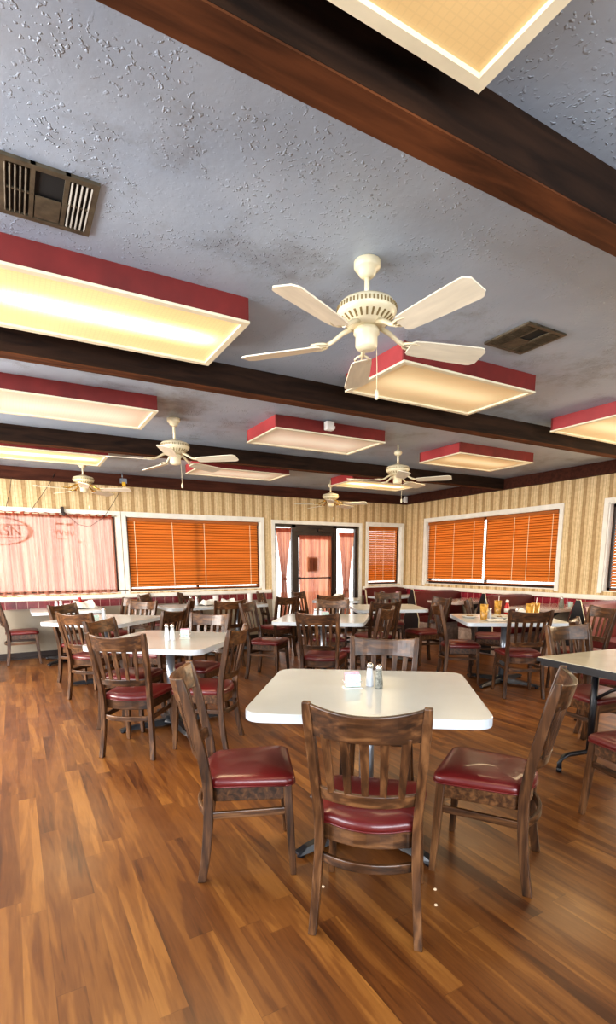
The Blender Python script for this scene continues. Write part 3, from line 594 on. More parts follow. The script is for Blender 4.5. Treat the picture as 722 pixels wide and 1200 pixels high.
# ------------------------------------------------------------------ ceiling fans
def make_fan(label, x, y, phase, drop=0.0, accent='fan', ball=False, lamp=True):
    t = thing('ceiling_fan', label, 'ceiling fan', (x, y, CZ), group='white five-blade ceiling fans')
    if ball: MB().lathe([(0.005, 0), (0.012, -0.002), (0.012, -0.05), (0.035, -0.06), (0.05, -0.085), (0.035, -0.11), (0.012, -0.115)]).obj('canopy', M['fan'], t)
    else: MB().lathe([(0.058, 0), (0.062, -0.003), (0.062, -0.026), (0.056, -0.036), (0.043, -0.043), (0.040, -0.056), (0.030, -0.066), (0.024, -0.070), (0.013, -0.072)]).obj('canopy', M['fan'], t)
    MB().lathe([(0.012, -0.05), (0.012, -0.17 - drop)], n=12).obj('downrod', M['fan'], t)
    z = -0.16 - drop
    mh = MB().lathe([(0.022, z + .012), (0.05, z), (0.085, z - 0.010), (0.125, z - 0.022), (0.138, z - 0.038), (0.140, z - 0.062), (0.128, z - 0.082), (0.10, z - 0.102), (0.085, z - 0.118), (0.065, z - 0.125)], n=36).obj('motor_housing', M['fan'], t)
    r = MB()
    for k in range(48):
        a = 2 * PI * k / 48; r.obox((0.140 * math.cos(a), 0.140 * math.sin(a), z - 0.050), 0.004, 0.007, 0.018, rot_z(a))
    for k in range(26):
        a = 2 * PI * k / 26; r.obox((0.110 * math.cos(a), 0.110 * math.sin(a), z - 0.0955), 0.034, 0.009, 0.004, rot_z(a) @ Matrix.Rotation(-0.62, 3, 'Y'))
    r.obj('filigree', M['fandark'], mh)['kind'] = 'stuff'
    zb = z - 0.185
    for k in range(5):
        a = phase + 2 * PI * k / 5
        pl = MB(); pts = []
        Lr = 0.632
        for (rr, w) in ((0.225, 0.040), (0.24, 0.052), (0.30, 0.058), (0.45, 0.066), (0.59, 0.071), (0.61, 0.068), (Lr, 0.046)): pts.append((rr, w))
        poly = [(p[0], -p[1]) for p in pts] + [(p[0], p[1]) for p in reversed(pts)]
        pl.prism(poly, -0.003, 0.003)
        o = pl.obj('blade', M['blade'], t); o.location = (0, 0, zb); o.rotation_euler = (R(-12), 0, a); o.rotation_mode = 'XYZ'
        ar = MB(); ar.tube([(0.075, 0, z - 0.118 - zb), (0.12, 0, z - 0.135 - zb), (0.165, 0, 0.022), (0.20, 0, 0.008)], [0.012, 0.011, 0.010, 0.011], n=8)
        for s in (-1, 1):
            ar.tube([(0.185, 0, 0.012), (0.205, s * 0.026, 0.008), (0.235, s * 0.036, 0.007), (0.265, s * 0.030, 0.007), (0.275, s * 0.008, 0.007)], 0.006, n=6)
        ar.tube([(0.19, 0, 0.01), (0.24, 0, 0.007), (0.295, 0, 0.007)], 0.007, n=6)
        o2 = ar.obj('blade_arm', M[accent], t); o2.location = (0, 0, zb); o2.rotation_euler = (0, 0, a)
    MB().lathe([(0.045, z - 0.12), (0.060, z - 0.135), (0.062, z - 0.15), (0.052, z - 0.158), (0.052, z - 0.205), (0.045, z - 0.215), (0.02, z - 0.225)], n=28).obj('switch_housing', M['fan'], t)
    pc = MB().tube([(0.045, -0.02, z - 0.20), (0.050, -0.02, z - 0.30), (0.050, -0.02, z - 0.40)], 0.0018, n=6)
    pc.lathe([(0.003, z - 0.39), (0.010, z - 0.41), (0.009, z - 0.435), (0.003, z - 0.44)], (0.050, -0.02, 0), n=10); pc.obj('pull_chain', M['fan'], t)
    return t
make_fan('large cream ceiling fan nearest the camera with filigree motor housing', 1.555, 2.18, R(60))
make_fan('cream ceiling fan left of centre, between the second and third beams', 1.47, 5.22, R(30), drop=0.045)
make_fan('cream ceiling fan right of centre hanging from a long rod', 4.12, 5.1, R(-50), drop=0.06, ball=True)
make_fan('small-looking white ceiling fan with brass arms far back before the glass door', 4.79, 7.7, R(-50), drop=0.05, accent='brass', ball=True)
make_fan('white ceiling fan with brass arms at the far left above the peach curtain', 0.96, 8.02, R(-25), drop=0.01, accent='brass')

# ------------------------------------------------------------------ dining chair
def prof(z):   # y of rear leg / back at height z
    P_ = [(0, -0.214), (0.12, -0.192), (0.28, -0.176), (0.44, -0.172), (0.56, -0.188), (0.75, -0.228), (0.94, -0.272)]
    for (z0, y0), (z1, y1) in zip(P_, P_[1:]):
        if z <= z1:
            k = (z - z0) / (z1 - z0); k2 = k
            return y0 + (y1 - y0) * k2
    return P_[-1][1]
def rx(z): return 0.180 + 0.019 * max(0, 1 - z / 0.36) ** 1.2 + (0.0 if z < 0.44 else (z - 0.44) * 0.055)
def bow(x, amp=0.045): return -amp * (1 - (x / 0.205) ** 2)
def outline(wf, wr, yf, yr, rad, curve=0.03, n=7):
    """rounded trapezoid, front at +y"""
    pts = []
    cs = [(wf - rad, yf - rad, 0), (-(wf - rad), yf - rad, 90), (-(wr - rad), yr + rad, 180), (wr - rad, yr + rad, 270)]
    for cx, cy, a0 in cs:
        for k in range(n):
            a = R(a0 + 90 * k / (n - 1)); pts.append((cx + rad * math.cos(a), cy + rad * math.sin(a)))
    # bow rear edge backward between 3rd and 4th corner, front edge slightly out
    rear = []; 
    for k in range(1, 6):
        x = -(wr - rad) + 2 * (wr - rad) * k / 6; rear.append((x, yr - curve * (1 - (x / (wr - rad)) ** 2)))
    return pts[:3 * n] + rear + pts[3 * n:]
def ring_at(poly, s, z, cy=0.0): return [(x * s, (y - cy) * s + cy, z) for x, y in poly]
def make_chair():
    t = thing('dining_chair', 'x', 'chair', group='dark wooden slat-back dining chairs with maroon seats')
    W_ = M['wood']
    for s in (-1, 1):
        mb = MB(); rs = []
        for i in range(19):
            z = 0.932 * i / 18; x = s * rx(z); y = prof(z); w = 0.016 + 0.001 * min(1, z); d = 0.019 + 0.003 * math.sin(min(1, z / 0.9) * PI)
            if i == 18: w *= 0.8; d *= 0.8
            rs.append([(x - w, y - d, z), (x + w, y - d, z), (x + w, y + d, z), (x - w, y + d, z)])
        mb.rings(rs); mb.obj('rear_leg', W_, t, bevel=0.004)
        mb = MB(); rs = []
        for z, w in ((0, 0.0135), (0.1, 0.0155), (0.3, 0.019), (0.43, 0.020)):
            x = s * (0.200 - 0.022 * z / 0.43); y = 0.197 - 0.022 * z / 0.43
            rs.append([(x - w, y - w, z), (x + w, y - w, z), (x + w, y + w, z), (x - w, y + w, z)])
        mb.rings(rs); mb.obj('front_leg', W_, t, bevel=0.004)
        # side stretcher
        mb = MB(); mb.obox((s * 0.184, 0.0, 0.305), 0.018, 0.35, 0.034, Matrix.Rotation(R(1.0) * s, 3, 'Z')); mb.obj('side_stretcher', M['woody'], t, bevel=0.004)
    def bowed(z0, z1, thick, x1, amp, name, topdip=0.0, n=14, yoff=0.0):
        mb = MB(); rs = []
        for i in range(n + 1):
            x = -x1 + 2 * x1 * i / n; dip = topdip * (1 - (x / x1) ** 2)
            ya = prof(z0) + bow(x * 0.205 / x1, amp) + yoff; yb = prof(z1 - dip) + bow(x * 0.205 / x1, amp) + yoff
            rs.append([(x, ya - thick, z0), (x, ya + thick, z0), (x, yb + thick, z1 - dip), (x, yb - thick, z1 - dip)])
        mb.rings(rs, smooth=False); return mb.obj(name, M['woodx'], t, bevel=0.004)
    bowed(0.805, 0.926, 0.011, 0.194, 0.062, 'top_rail', topdip=0.020)
    bowed(0.548, 0.598, 0.010, 0.178, 0.055, 'lower_rail')
    bowed(0.285, 0.322, 0.009, 0.174, 0.050, 'rear_stretcher')
    for k in (-2, -1, 0, 1, 2):
        xb = k * 0.062; xt = k * 0.070; mb = MB(); rs = []
        for i in range(7):
            z = 0.588 + 0.235 * i / 6; u = i / 6; x = xb + (xt - xb) * u; y = prof(z) + bow(x, 0.055 + 0.007 * u); w = 0.0125 + 0.004 * u
            rs.append([(x - w, y - 0.006, z), (x + w, y - 0.006, z), (x + w, y + 0.006, z), (x - w, y + 0.006, z)])
        mb.rings(rs); mb.obj('slat', W_, t, bevel=0.002)
    o1 = outline(0.192, 0.175, 0.190, -0.160, 0.03, 0.035)
    MB().rings([ring_at(o1, 1, 0.362), ring_at(o1, 1, 0.432)]).obj('seat_frame', M['woodx'], t, bevel=0.004)
    o2 = outline(0.212, 0.188, 0.212, -0.168, 0.045, 0.042)
    st = MB().rings([ring_at(o2, 0.975, 0.432), ring_at(o2, 1.0, 0.438), ring_at(o2, 1.004, 0.452), ring_at(o2, 0.985, 0.465), ring_at(o2, 0.93, 0.474), ring_at(o2, 0.80, 0.482), ring_at(o2, 0.5, 0.488), ring_at(o2, 0.15, 0.490)], smooth=True).obj('seat', M['vinyl'], t)
    MB().tube([Vector(p) for p in ring_at(o2, 0.998, 0.4355)] + [Vector(ring_at(o2, 0.998, 0.4355)[0])], 0.0035, n=6).obj('seat_piping', M['vinyl'], st)
    return t
CH = make_chair(); _first = [True]
def chair(x, y, deg, label, tip=None):
    rz = R(deg - 90)
    if _first[0]:
        _first[0] = False; CH.location = (x, y, 0); CH.rotation_euler = (0, 0, rz); CH['label'] = label; return CH
    return dup(CH, (x, y, 0), rz, label)

# ------------------------------------------------------------------ tables
TZ = 0.765
def rrect(a, b_, r, n=7):
    pts = []
    for cx, cy, a0 in ((a - r, b_ - r, 0), (-(a - r), b_ - r, 90), (-(a - r), -(b_ - r), 180), (a - r, -(b_ - r), 270)):
        for k in range(n):
            t_ = R(a0 + 90 * k / (n - 1)); pts.append((cx + r * math.cos(t_), cy + r * math.sin(t_)))
    return pts
def table(x, y, deg, w, d, label, r=0.09, col='steel', group='white laminate dining tables', top='lam', base='cross'):
    t = thing('dining_table', label, 'table', (x, y, 0), R(deg), group)
    p = rrect(w / 2, d / 2, r); tp = MB()
    tp.rings([[(a, b_, TZ - 0.002) for a, b_ in p], [(a * .997, b_ * .997, TZ) for a, b_ in p]], 0)
    tp.obj('tabletop', M[top], t)
    MB().rings([[(a, b_, TZ - 0.042) for a, b_ in p], [(a, b_, TZ - 0.002) for a, b_ in p]], 0).obj('table_edge', M['lamedge'], t)
    MB().lathe([(0.038, 0.05), (0.038, TZ - 0.06)], n=20).lathe([(0.10, TZ - 0.06), (0.12, TZ - 0.05), (0.12, TZ - 0.042)], n=20).obj('pedestal', M[col], t)
    bs = MB(); bs.lathe([(0.10, 0.03), (0.095, 0.055), (0.06, 0.085), (0.042, 0.10)], n=20)
    for k in range(4):
        a = R(45 + 90 * k); c_, s_ = math.cos(a), math.sin(a); rs = []
        for q, h, ww in ((0.05, 0.075, 0.045), (0.22, 0.06, 0.038), (0.40, 0.045, 0.03), (0.455, 0.032, 0.026)):
            rs.append([(q * c_ - s_ * ww, q * s_ + c_ * ww, 0.018), (q * c_ + s_ * ww, q * s_ - c_ * ww, 0.018), (q * c_ + s_ * ww * .6, q * s_ - c_ * ww * .6, h), (q * c_ - s_ * ww * .6, q * s_ + c_ * ww * .6, h)])
        bs.rings(rs); bs.lathe([(0.02, 0), (0.02, 0.02)], (0.43 * c_, 0.43 * s_, 0), n=10)
    bs.obj('cross_base', M['blk'], t)
    return t
table(1.52, 2.085, -37, 1.07, 0.965, 'white table nearest the camera with rounded corners, two shakers and a packet caddy')
table(1.12, 4.43, -43, 1.04, 1.02, 'white pedestal table at left of centre behind the lone left foreground chair')
table(0.90, 6.50, -44, 1.03, 1.0, 'white table in the third row at left, before the peach curtain window')
table(3.14, 5.21, -40, 1.04, 0.98, 'white table at centre in front of the coral door curtain')
table(4.92, 4.07, -34, 1.08, 1.04, 'white table at right crowded with dirty plates and amber tumblers', r=0.06)
table(4.73, 6.05, -26, 1.02, 1.0, 'bare white table far right of centre in front of the red booths')
table(5.02, 7.85, -36, 0.82, 0.8, 'small white table standing right before the coral door curtain')
table(0.64, 8.29, 0, 0.94, 0.92, 'white table against the wall under the peach curtain window')
table(2.30, 7.88, 0, 0.78, 0.8, 'white table against the wall under the orange blind, left one of the joined pair')
table(3.12, 7.88, 0, 0.80, 0.8, 'white table against the wall next to the glass door, right one of the joined pair')

# ------------------------------------------------------------------ chairs, each with its own place
for a in [
    (1.172, 1.564, 47.5, 'dark wooden slat-back chair nearest the camera, its back to us before the front table'),
    (0.887, 2.175, -22, 'dark wooden chair seen from its side at the left of the front table'),
    (1.837, 1.560, 122.3, 'dark wooden chair seen from its side at the right of the front table'),
    (1.86, 2.43, -133, 'wooden chair on the far side of the front table, its top rail behind the shakers'),
    (0.74, 3.95, 52, 'chair with its back to us at the near left of the second-row left table'),
    (1.24, 3.83, 141, 'chair at the second-row left table, just behind the left foreground chair'),
    (1.43, 4.68, -140, 'chair with pale sunlit rail on the far right of the second-row left table'),
    (0.82, 4.62, -41, 'chair on the far left of the second-row left table, half hidden'),
    (0.69, 5.84, 43, 'wooden chair at the left with its back to us, before the third-row left table'),
    (0.66, 6.76, -49, 'chair on the far left of the third-row left table, only its rail showing'),
    (1.17, 7.60, -163, 'small-looking greyish slatted chair near the wall below the gap between curtain and blind'),
    (1.26, 6.87, -140, 'chair with light top rail on the far right of the third-row left table'),
    (1.27, 5.62, 131, 'chair with a very dark top rail between the two left tables'),
    (1.82, 7.05, 160, 'chair seen edge-on at the right of the third-row left table'),
    (0.04, 8.45, 0, 'wooden chair in profile at the far left by the wall below the peach curtain'),
    (2.02, 8.42, -35, 'chair back poking up behind the left of the two joined wall tables'),
    (2.66, 8.50, -75, 'chair back poking up behind the shakers on the joined wall tables'),
    (2.46, 6.75, 92, 'dark chair with its back to us before the joined wall tables under the orange blind'),
    (2.68, 5.78, -47, 'chair turned sideways with a glossy seat at the left of the centre table'),
    (3.42, 7.05, 105, 'wooden chair backlit by the left sidelight, behind the centre table corner'),
    (2.73, 4.52, 45, 'wooden chair with its back to us at the near side of the centre table'),
    (3.34, 4.66, 122, 'wooden chair seen edge-on at the right side of the centre table'),
    (3.50, 5.62, -128, 'wooden chair on the far side of the centre table below the coral door curtain'),
    (4.08, 5.45, 84, 'dark wooden chair with its back to us before the bare far table'),
    (4.28, 7.02, 75, 'wooden chair with its back to us before the small table at the glass door'),
    (4.55, 7.95, 0, 'second wooden chair pulled up to the small table at the glass door'),
    (3.85, 7.95, -10, 'crossed-looking chair back beside the left sidelight of the glass door'),
    (4.95, 5.45, 170, 'dark chair facing left at the right side of the bare far table'),
    (5.22, 6.58, -120, 'chair with a tan top rail on the far side of the bare far table'),
    (5.25, 7.30, 140, 'chair seen edge-on against the corner banquette'),
    (4.52, 4.38, -34, 'wooden chair facing right at the left side of the cluttered table'),
    (5.36, 4.68, -52, 'chair with a pale glaring back rail at the far side of the cluttered table'),
    (4.62, 3.61, 57, 'wooden chair with its back to us before the cluttered table of plates'),
    (3.62, 2.17, -98, 'light-railed wooden chair tucked behind the black-edged table at the right'),
    (5.25, 3.36, 158, 'wooden chair before the right-hand booth at the right picture edge'),
    (4.23, 2.41, -57, 'chair with a curved rail seen from above behind the light-railed chair at right'),
    (2.81, 1.36, 75, 'maroon-seated chair cut off at the lower right picture edge'),
]: chair(*a)

# black-edged table at right
t = thing('dining_table', 'cream-topped table with black edge and black tubular legs at the right picture edge', 'table', (3.06, 2.25, 0), R(-6))
MB().box((0.005, -1.795, TZ - 0.004), (0.815, -0.005, TZ)).obj('tabletop', M['creamtop'], t)
MB().box((0, -1.80, TZ - 0.03), (0.82, 0, TZ - 0.004)).box((0.02, -1.78, TZ - 0.055), (0.80, -0.02, TZ - 0.03)).obj('table_edge', M['blk'], t)
for yy, sg_ in ((-0.20, -1), (-1.55, 1)):
    l = MB().tube([(0.34, yy, TZ - 0.05), (0.34, yy, 0.09)], 0.022, n=14).tube([(0.06, yy, 0.012), (0.06, yy, 0.06), (0.085, yy, 0.098), (0.13, yy, 0.108), (0.34, yy, 0.10), (0.62, yy, 0.108), (0.70, yy, 0.098), (0.74, yy, 0.06), (0.74, yy, 0.012)], 0.016, n=12)
    l.tube([(0.34, yy, 0.47), (0.34, yy + sg_ * 0.12, 0.56), (0.36, yy + sg_ * 0.42, TZ - 0.055)], 0.011, n=8).lathe([(0.018, 0), (0.018, 0.03)], (0.06, yy, 0), n=10).lathe([(0.018, 0), (0.018, 0.03)], (0.74, yy, 0), n=10)
    l.obj('leg', M['blk'], t)

# ------------------------------------------------------------------ booths
def booth(y, x0, x1, label, h=0.90):
    t = thing('booth_bench', label, 'booth', ((x0 + x1) / 2, y, 0), 0, 'maroon booth benches on the right-hand wall')
    a = (x1 - x0) / 2 - 0.02
    MB().box((-a, -0.50, 0), (a, -0.12, 0.36)).box((-a, 0.12, 0), (a, 0.50, 0.36)).box((-a, -0.12, 0), (a, 0.12, 0.36)).obj('bench_base', M['boothtile'], t)
    for s in (-1, 1):
        rs = [[(x, s * 0.16, 0.36), (x, s * 0.53, 0.36), (x, s * 0.545, 0.40), (x, s * 0.53, 0.455), (x, s * 0.30, 0.475), (x, s * 0.16, 0.46)] for x in (-a, a)]
        MB().rings(rs).obj('seat_cushion', M['booth'], t, bevel=0.015)
        rs = []
        for k in range(9):
            x = -a + 2 * a * k / 8; dz = -0.02 * (abs(x) / a) ** 6
            rs.append([(x, s * 0.16, 0.40), (x, s * 0.20, 0.46), (x, s * 0.12, 0.75), (x, s * 0.085, h - 0.03 + dz), (x, s * 0.05, h + dz), (x, s * 0.005, h + dz), (x, s * 0.005, 0.40)])
        MB().rings(rs, smooth=False).obj('back_cushion', M['booth'], t, bevel=0.01)
    tri = [(-0.20, 0.02), (0.20, 0.02), (0.20, 0.42), (0.16, 0.50), (0.03, h + 0.03), (-0.03, h + 0.03), (-0.16, 0.50), (-0.20, 0.42)]
    pn = MB(); pn.rings([[(x, p[0], p[1]) for p in tri] for x in (-a - 0.022, -a - 0.001)]).obj('end_panel', M['blk'], t)
    tr = MB(); pts = [(-0.20, 0.02), (-0.20, 0.42), (-0.16, 0.50), (-0.02, h + 0.035), (0.02, h + 0.035), (0.16, 0.50), (0.20, 0.42), (0.20, 0.02)]
    tr.tube([(-a - 0.012, p[0], p[1]) for p in pts], 0.010, n=8).obj('panel_edging', M['cream'], t)
    return t
booth(7.22, 6.22, 7.34, 'maroon booth bench back nearest the room corner on the right-hand wall')
booth(5.60, 6.25, 7.34, 'maroon booth bench behind the cluttered table, middle of the right-hand wall')
booth(3.95, 6.10, 7.34, 'maroon booth bench with black end panel at the right picture edge')
# corner banquette on back wall
t = thing('banquette', 'maroon banquette against the back wall under the narrow blind', 'booth', (6.78, 8.5, 0))
MB().box((-0.48, -0.28, 0), (0.54, 0.25, 0.36)).obj('bench_base', M['boothtile'], t)
MB().rings([[(x, -0.31, 0.36), (x, -0.32, 0.41), (x, -0.29, 0.46), (x, 0.15, 0.475), (x, 0.15, 0.36)] for x in (-0.50, 0.54)]).obj('seat_cushion', M['booth'], t, bevel=0.015)
MB().rings([[(x, 0.10, 0.40), (x, 0.17, 0.86 - d_), (x, 0.20, 0.90 - d_), (x, 0.25, 0.90 - d_), (x, 0.25, 0.40)] for x, d_ in ((-0.52, 0.05), (-0.50, 0.01), (-0.44, 0), (0.3, 0), (0.48, 0.02), (0.54, 0.07))]).obj('back_cushion', M['booth'], t)
MB().tube([(-0.53, 0.10, 0.02), (-0.53, 0.10, 0.45), (-0.53, 0.18, 0.86), (-0.52, 0.25, 0.88)], 0.012).obj('panel_edging', M['cream'], t)

def wall_table(y, x0, x1, d, label, col, legmat, legs):
    t = thing('booth_table', label, 'table', ((x0 + x1) / 2, y, 0), 0, 'booth tables fixed to the right-hand wall')
    a = (x1 - x0) / 2; p = rrect(a, d / 2, 0.05)
    MB().rings([[(q[0], q[1], TZ - 0.002) for q in p], [(q[0] * .998, q[1] * .998, TZ) for q in p]]).obj('tabletop', M[col], t)
    MB().rings([[(q[0], q[1], TZ - 0.035) for q in p], [(q[0], q[1], TZ - 0.002) for q in p]]).obj('table_edge', M['lamedge' if legmat == 'white' else 'boothlam'], t)
    for lx in legs:
        if legmat == 'white':
            MB().lathe([(0.055, 0.03), (0.055, TZ - 0.04)], (lx, 0, 0), n=18).lathe([(0.2, 0), (0.19, 0.03), (0.06, 0.05)], (lx, 0, 0), n=20).obj('pedestal', M['white'], t)
        else:
            l = MB().box((lx - 0.03, -0.03, 0.03), (lx + 0.03, 0.03, TZ - 0.04)).lathe([(0.22, 0), (0.2, 0.03), (0.06, 0.06)], (lx, 0, 0), n=20)
            for s in (-1, 1): l.rings([[(lx - 0.015, s * 0.02, 0.45), (lx - 0.015, s * 0.10, 0.62), (lx - 0.015, s * 0.26, TZ - 0.04), (lx - 0.015, s * 0.02, TZ - 0.04)], [(lx + 0.015, s * 0.02, 0.45), (lx + 0.015, s * 0.10, 0.62), (lx + 0.015, s * 0.26, TZ - 0.04), (lx + 0.015, s * 0.02, TZ - 0.04)]])
            l.obj('leg', M['blk'], t)
    return t
wall_table(7.98, 5.98, 7.30, 0.56, 'pale table on white pedestals at the corner banquette', 'lam', 'white', (-0.42, -0.18))
wall_table(6.40, 6.15, 7.34, 0.72, 'booth table between the two far maroon benches on the right-hand wall', 'boothlam', 'black', (0.1,))
wall_table(4.78, 6.25, 7.34, 0.78, 'booth table with a black bracket leg and metal shaker, near the right picture edge', 'boothlam', 'black', (-0.15,))

# ------------------------------------------------------------------ tableware
def shaker(x, y, fill, label, h=0.125, z=TZ, r=0.021):
    t = thing('pepper_shaker' if fill == 'pepper' else 'salt_shaker', label, 'shaker', (x, y, z), 0, 'glass salt and pepper shakers')
    MB().lathe([(r * .95, 0), (r, 0.004), (r * 1.0, h * 0.25), (r * .82, h * 0.55), (r * .66, h * 0.74), (r * .70, h * 0.78)], n=10).obj('glass_body', M[fill], t)
    MB().lathe([(r * .78, h * 0.77), (r * .80, h * 0.88), (r * .66, h * 0.96), (r * .3, h)], n=16).obj('cap', M['chrome'], t)
    return t
def caddy(x, y, deg, label, z=TZ):
    t = thing('sugar_caddy', label, 'sugar caddy', (x, y, z), R(deg), 'sugar packet caddies')
    MB().box((-0.045, -0.032, 0), (0.045, 0.032, 0.006)).tube([(-0.045, -0.032, 0.035), (0.045, -0.032, 0.035), (0.045, 0.032, 0.035), (-0.045, 0.032, 0.035), (-0.045, -0.032, 0.035)], 0.0025, n=6).obj('holder', M['glass'] if False else M['cap'], t)
    for nm, y0, y1, m_ in (('teal_packets', -0.028, -0.002, 'teal'), ('pink_packets', 0.001, 0.028, 'pink')):
        mb = MB()
        for k in range(5):
            yy = y0 + (y1 - y0) * k / 5; mb.obox((random.uniform(-.002, .002), yy + 0.003, 0.040 + (0.009 if m_ == 'pink' else 0)), 0.075, 0.004, 0.062 + random.uniform(-.004, .004), Matrix.Rotation(random.uniform(-.04, .04), 3, 'Y'))
        mb.obj('sugar_packets', M[m_], t)
    return t
def ketchup(x, y, label, z=TZ):
    t = thing('ketchup_bottle', label, 'bottle', (x, y, z), 0, 'ketchup bottles')
    MB().lathe([(0.028, 0), (0.032, 0.006), (0.033, 0.05), (0.030, 0.10), (0.018, 0.135), (0.016, 0.15)]).obj('bottle', M['ketchup'], t)
    MB().lathe([(0.019, 0.148), (0.020, 0.175), (0.012, 0.182)]).obj('cap', M['cap'], t)
    MB().lathe([(0.0335, 0.03), (0.0338, 0.075)]).obj('paper_label', M['cap'], t)
def tumbler(x, y, label, m_='amber', h=0.17, r=0.046, z=TZ, straw=False, group='amber tumblers on the cluttered table'):
    t = thing('tumbler', label, 'drinking glass', (x, y, z), 0, group)
    MB().lathe([(r * 0.78, 0), (r * 0.8, 0.004), (r, h), (r * 0.93, h), (r * 0.74, 0.012)], n=20).obj('cup', M[m_], t)
    MB().lathe([(r * 0.74, 0.012), (r * 0.9, h * 0.8)], n=20).obj('drink', M[m_], t)
    if straw: MB().tube([(0.0, 0, 0.02), (0.015, 0, h + 0.06)], 0.004, n=6).obj('straw', M['cap'], t)
def plate(x, y, label, z=TZ, r=0.108, food=True, group='used plates on the cluttered table'):
    t = thing('plate', label, 'plate', (x, y, z), random.uniform(0, 6), group)
    MB().lathe([(r * 0.55, 0), (r * 0.6, 0.004), (r, 0.022), (r * 0.98, 0.024), (r * 0.62, 0.009), (0.01, 0.008)], n=28).obj('dish', M['plate'], t)
    if food:
        mb = MB()
        for k in range(6):
            a = random.uniform(0, 6.28); q = random.uniform(0, r * .5); mb.lathe([(0.004, 0), (random.uniform(.012, .024), 0.006), (0.008, 0.016)], (q * math.cos(a), q * math.sin(a), 0.009), n=7)
        mb.obj('food_scraps', M['food'], t)
def napkin(x, y, deg, label, z=TZ, s=0.10, group=None, h=0.05):
    mb = MB(); n = 9; rnd = random.Random(int(abs(x * 100)) + int(abs(y * 10)))
    vs = []; fs = []
    for j in range(n):
        for i in range(n):
            u, v = i / (n - 1), j / (n - 1)
            hh = h * (0.15 + 0.85 * abs(math.sin(u * 4.1 + v * 2.2 + rnd.random() * 0.25))) * (0.5 + 0.5 * math.sin(v * 3.1))
            if i in (0, n - 1) or j in (0, n - 1): hh *= 0.2
            vs.append(((u - .5) * 2 * s, (v - .5) * 1.5 * s, 0.003 + hh))
    for j in range(n - 1):
        for i in range(n - 1): fs.append((j * n + i, j * n + i + 1, (j + 1) * n + i + 1, (j + 1) * n + i))
    mb.add(vs, fs, 0, False)
    mb.add([(-s, -.75 * s, 0), (s, -.75 * s, 0), (s, .75 * s, 0), (-s, .75 * s, 0)], [(0, 1, 2, 3)])
    o = mb.obj('napkin', M['paper']); o.location = (x, y, z); o.rotation_euler = (0, 0, R(deg)); tag(o, label, 'napkin', group); return o

shaker(1.575, 2.14, 'salt', 'white salt shaker with a chrome cap on the front table, behind the pepper')
shaker(1.58, 2.07, 'pepper', 'dark-filled pepper shaker with a chrome cap on the front table')
caddy(1.475, 2.155, -20, 'holder of teal and pink sweetener packets on the front table')
shaker(1.085, 4.36, 'salt', 'white shaker left of its twin on the second-row left table', h=0.14)
shaker(1.125, 4.33, 'salt', 'white shaker beside the packet holder on the second-row left table', h=0.14)
caddy(1.25, 4.40, -20, 'small holder of green and pink packets on the second-row left table')
shaker(0.86, 6.30, 'salt', 'tall shaker on the third-row left table', h=0.15, r=0.026)
caddy(0.76, 6.28, 10, 'white packet holder on the third-row left table')
shaker(2.98, 5.12, 'salt', 'left shaker on the centre table before the coral curtain', h=0.13, r=0.024)
shaker(3.05, 5.12, 'salt', 'right shaker on the centre table, next to the pink packets', h=0.13, r=0.024)
caddy(3.15, 5.18, -10, 'pinkish packet holder on the centre table')
shaker(0.50, 8.25, 'salt', 'left shaker on the wall table under the peach curtain', h=0.13, r=0.026)
shaker(0.56, 8.23, 'salt', 'right shaker on the wall table under the peach curtain', h=0.13, r=0.026)
caddy(0.64, 8.25, 0, 'pink packet holder on the wall table under the peach curtain')
ketchup(0.84, 8.50, 'red ketchup bottle with white cap on the wall table under the peach curtain')
napkin(0.86, 8.28, 10, 'open folded white menu sheet on the wall table under the peach curtain', s=0.17, h=0.12)
shaker(2.36, 7.90, 'pepper', 'darker shaker on the joined wall tables under the orange blind', h=0.14, r=0.026)
shaker(2.45, 7.90, 'salt', 'white shaker on the joined wall tables under the orange blind', h=0.14, r=0.026)
napkin(2.62, 7.84, 20, 'crumpled white napkin beside the shakers on the joined wall tables', s=0.13, h=0.09)
tumbler(2.82, 8.05, 'short white cup between napkins on the joined wall tables', 'tumbler', h=0.13, r=0.048, group='white cups on the joined wall tables')
napkin(2.97, 7.90, -10, 'crumpled white napkin right of the short white cup on the joined wall tables', s=0.13, h=0.09)
plate(3.19, 8.03, 'white plate beside the white cup with a straw on the joined wall tables', food=False, group='white dishes on the wall tables', r=0.11)
tumbler(3.40, 8.02, 'white cup with a straw near the glass door on the joined wall tables', 'tumbler', h=0.15, r=0.046, straw=True, group='white cups on the joined wall tables')
napkin(5.05, 7.85, 30, 'crumpled white napkin on the small table before the glass door', s=0.12, h=0.10)
# cluttered table (positions on its top)
tumbler(4.60, 4.10, 'amber tumbler with a straw, leftmost on the cluttered table', straw=True)
tumbler(5.20, 4.42, 'amber tumbler with a straw standing behind the plates, left of the ketchup bottle', straw=True)
tumbler(4.985, 3.79, 'bright amber tumbler in front of the pair at the right of the cluttered table', h=0.18, r=0.049)
tumbler(5.115, 3.82, 'dark amber tumbler, rightmost of those on the cluttered table', h=0.18, r=0.049, straw=True)
shaker(4.71, 4.11, 'salt', 'shaker beside the leftmost amber tumbler on the cluttered table')
shaker(4.94, 3.93, 'salt', 'shaker just left of the two right amber tumblers')
ketchup(5.26, 4.33, 'ketchup bottle with a white cap on the cluttered table')
plate(4.62, 4.33, 'plate with scraps at the left corner of the cluttered table')
plate(4.93, 4.30, 'plate with scraps in the middle of the cluttered table, behind the shaker')
plate(4.83, 4.06, 'plate with scraps behind the chair at the cluttered table')
plate(5.07, 4.13, 'plate with scraps next to the ketchup at the cluttered table')
napkin(4.60, 3.93, -30, 'flat white napkin at the near left edge of the cluttered table', s=0.10, h=0.02)
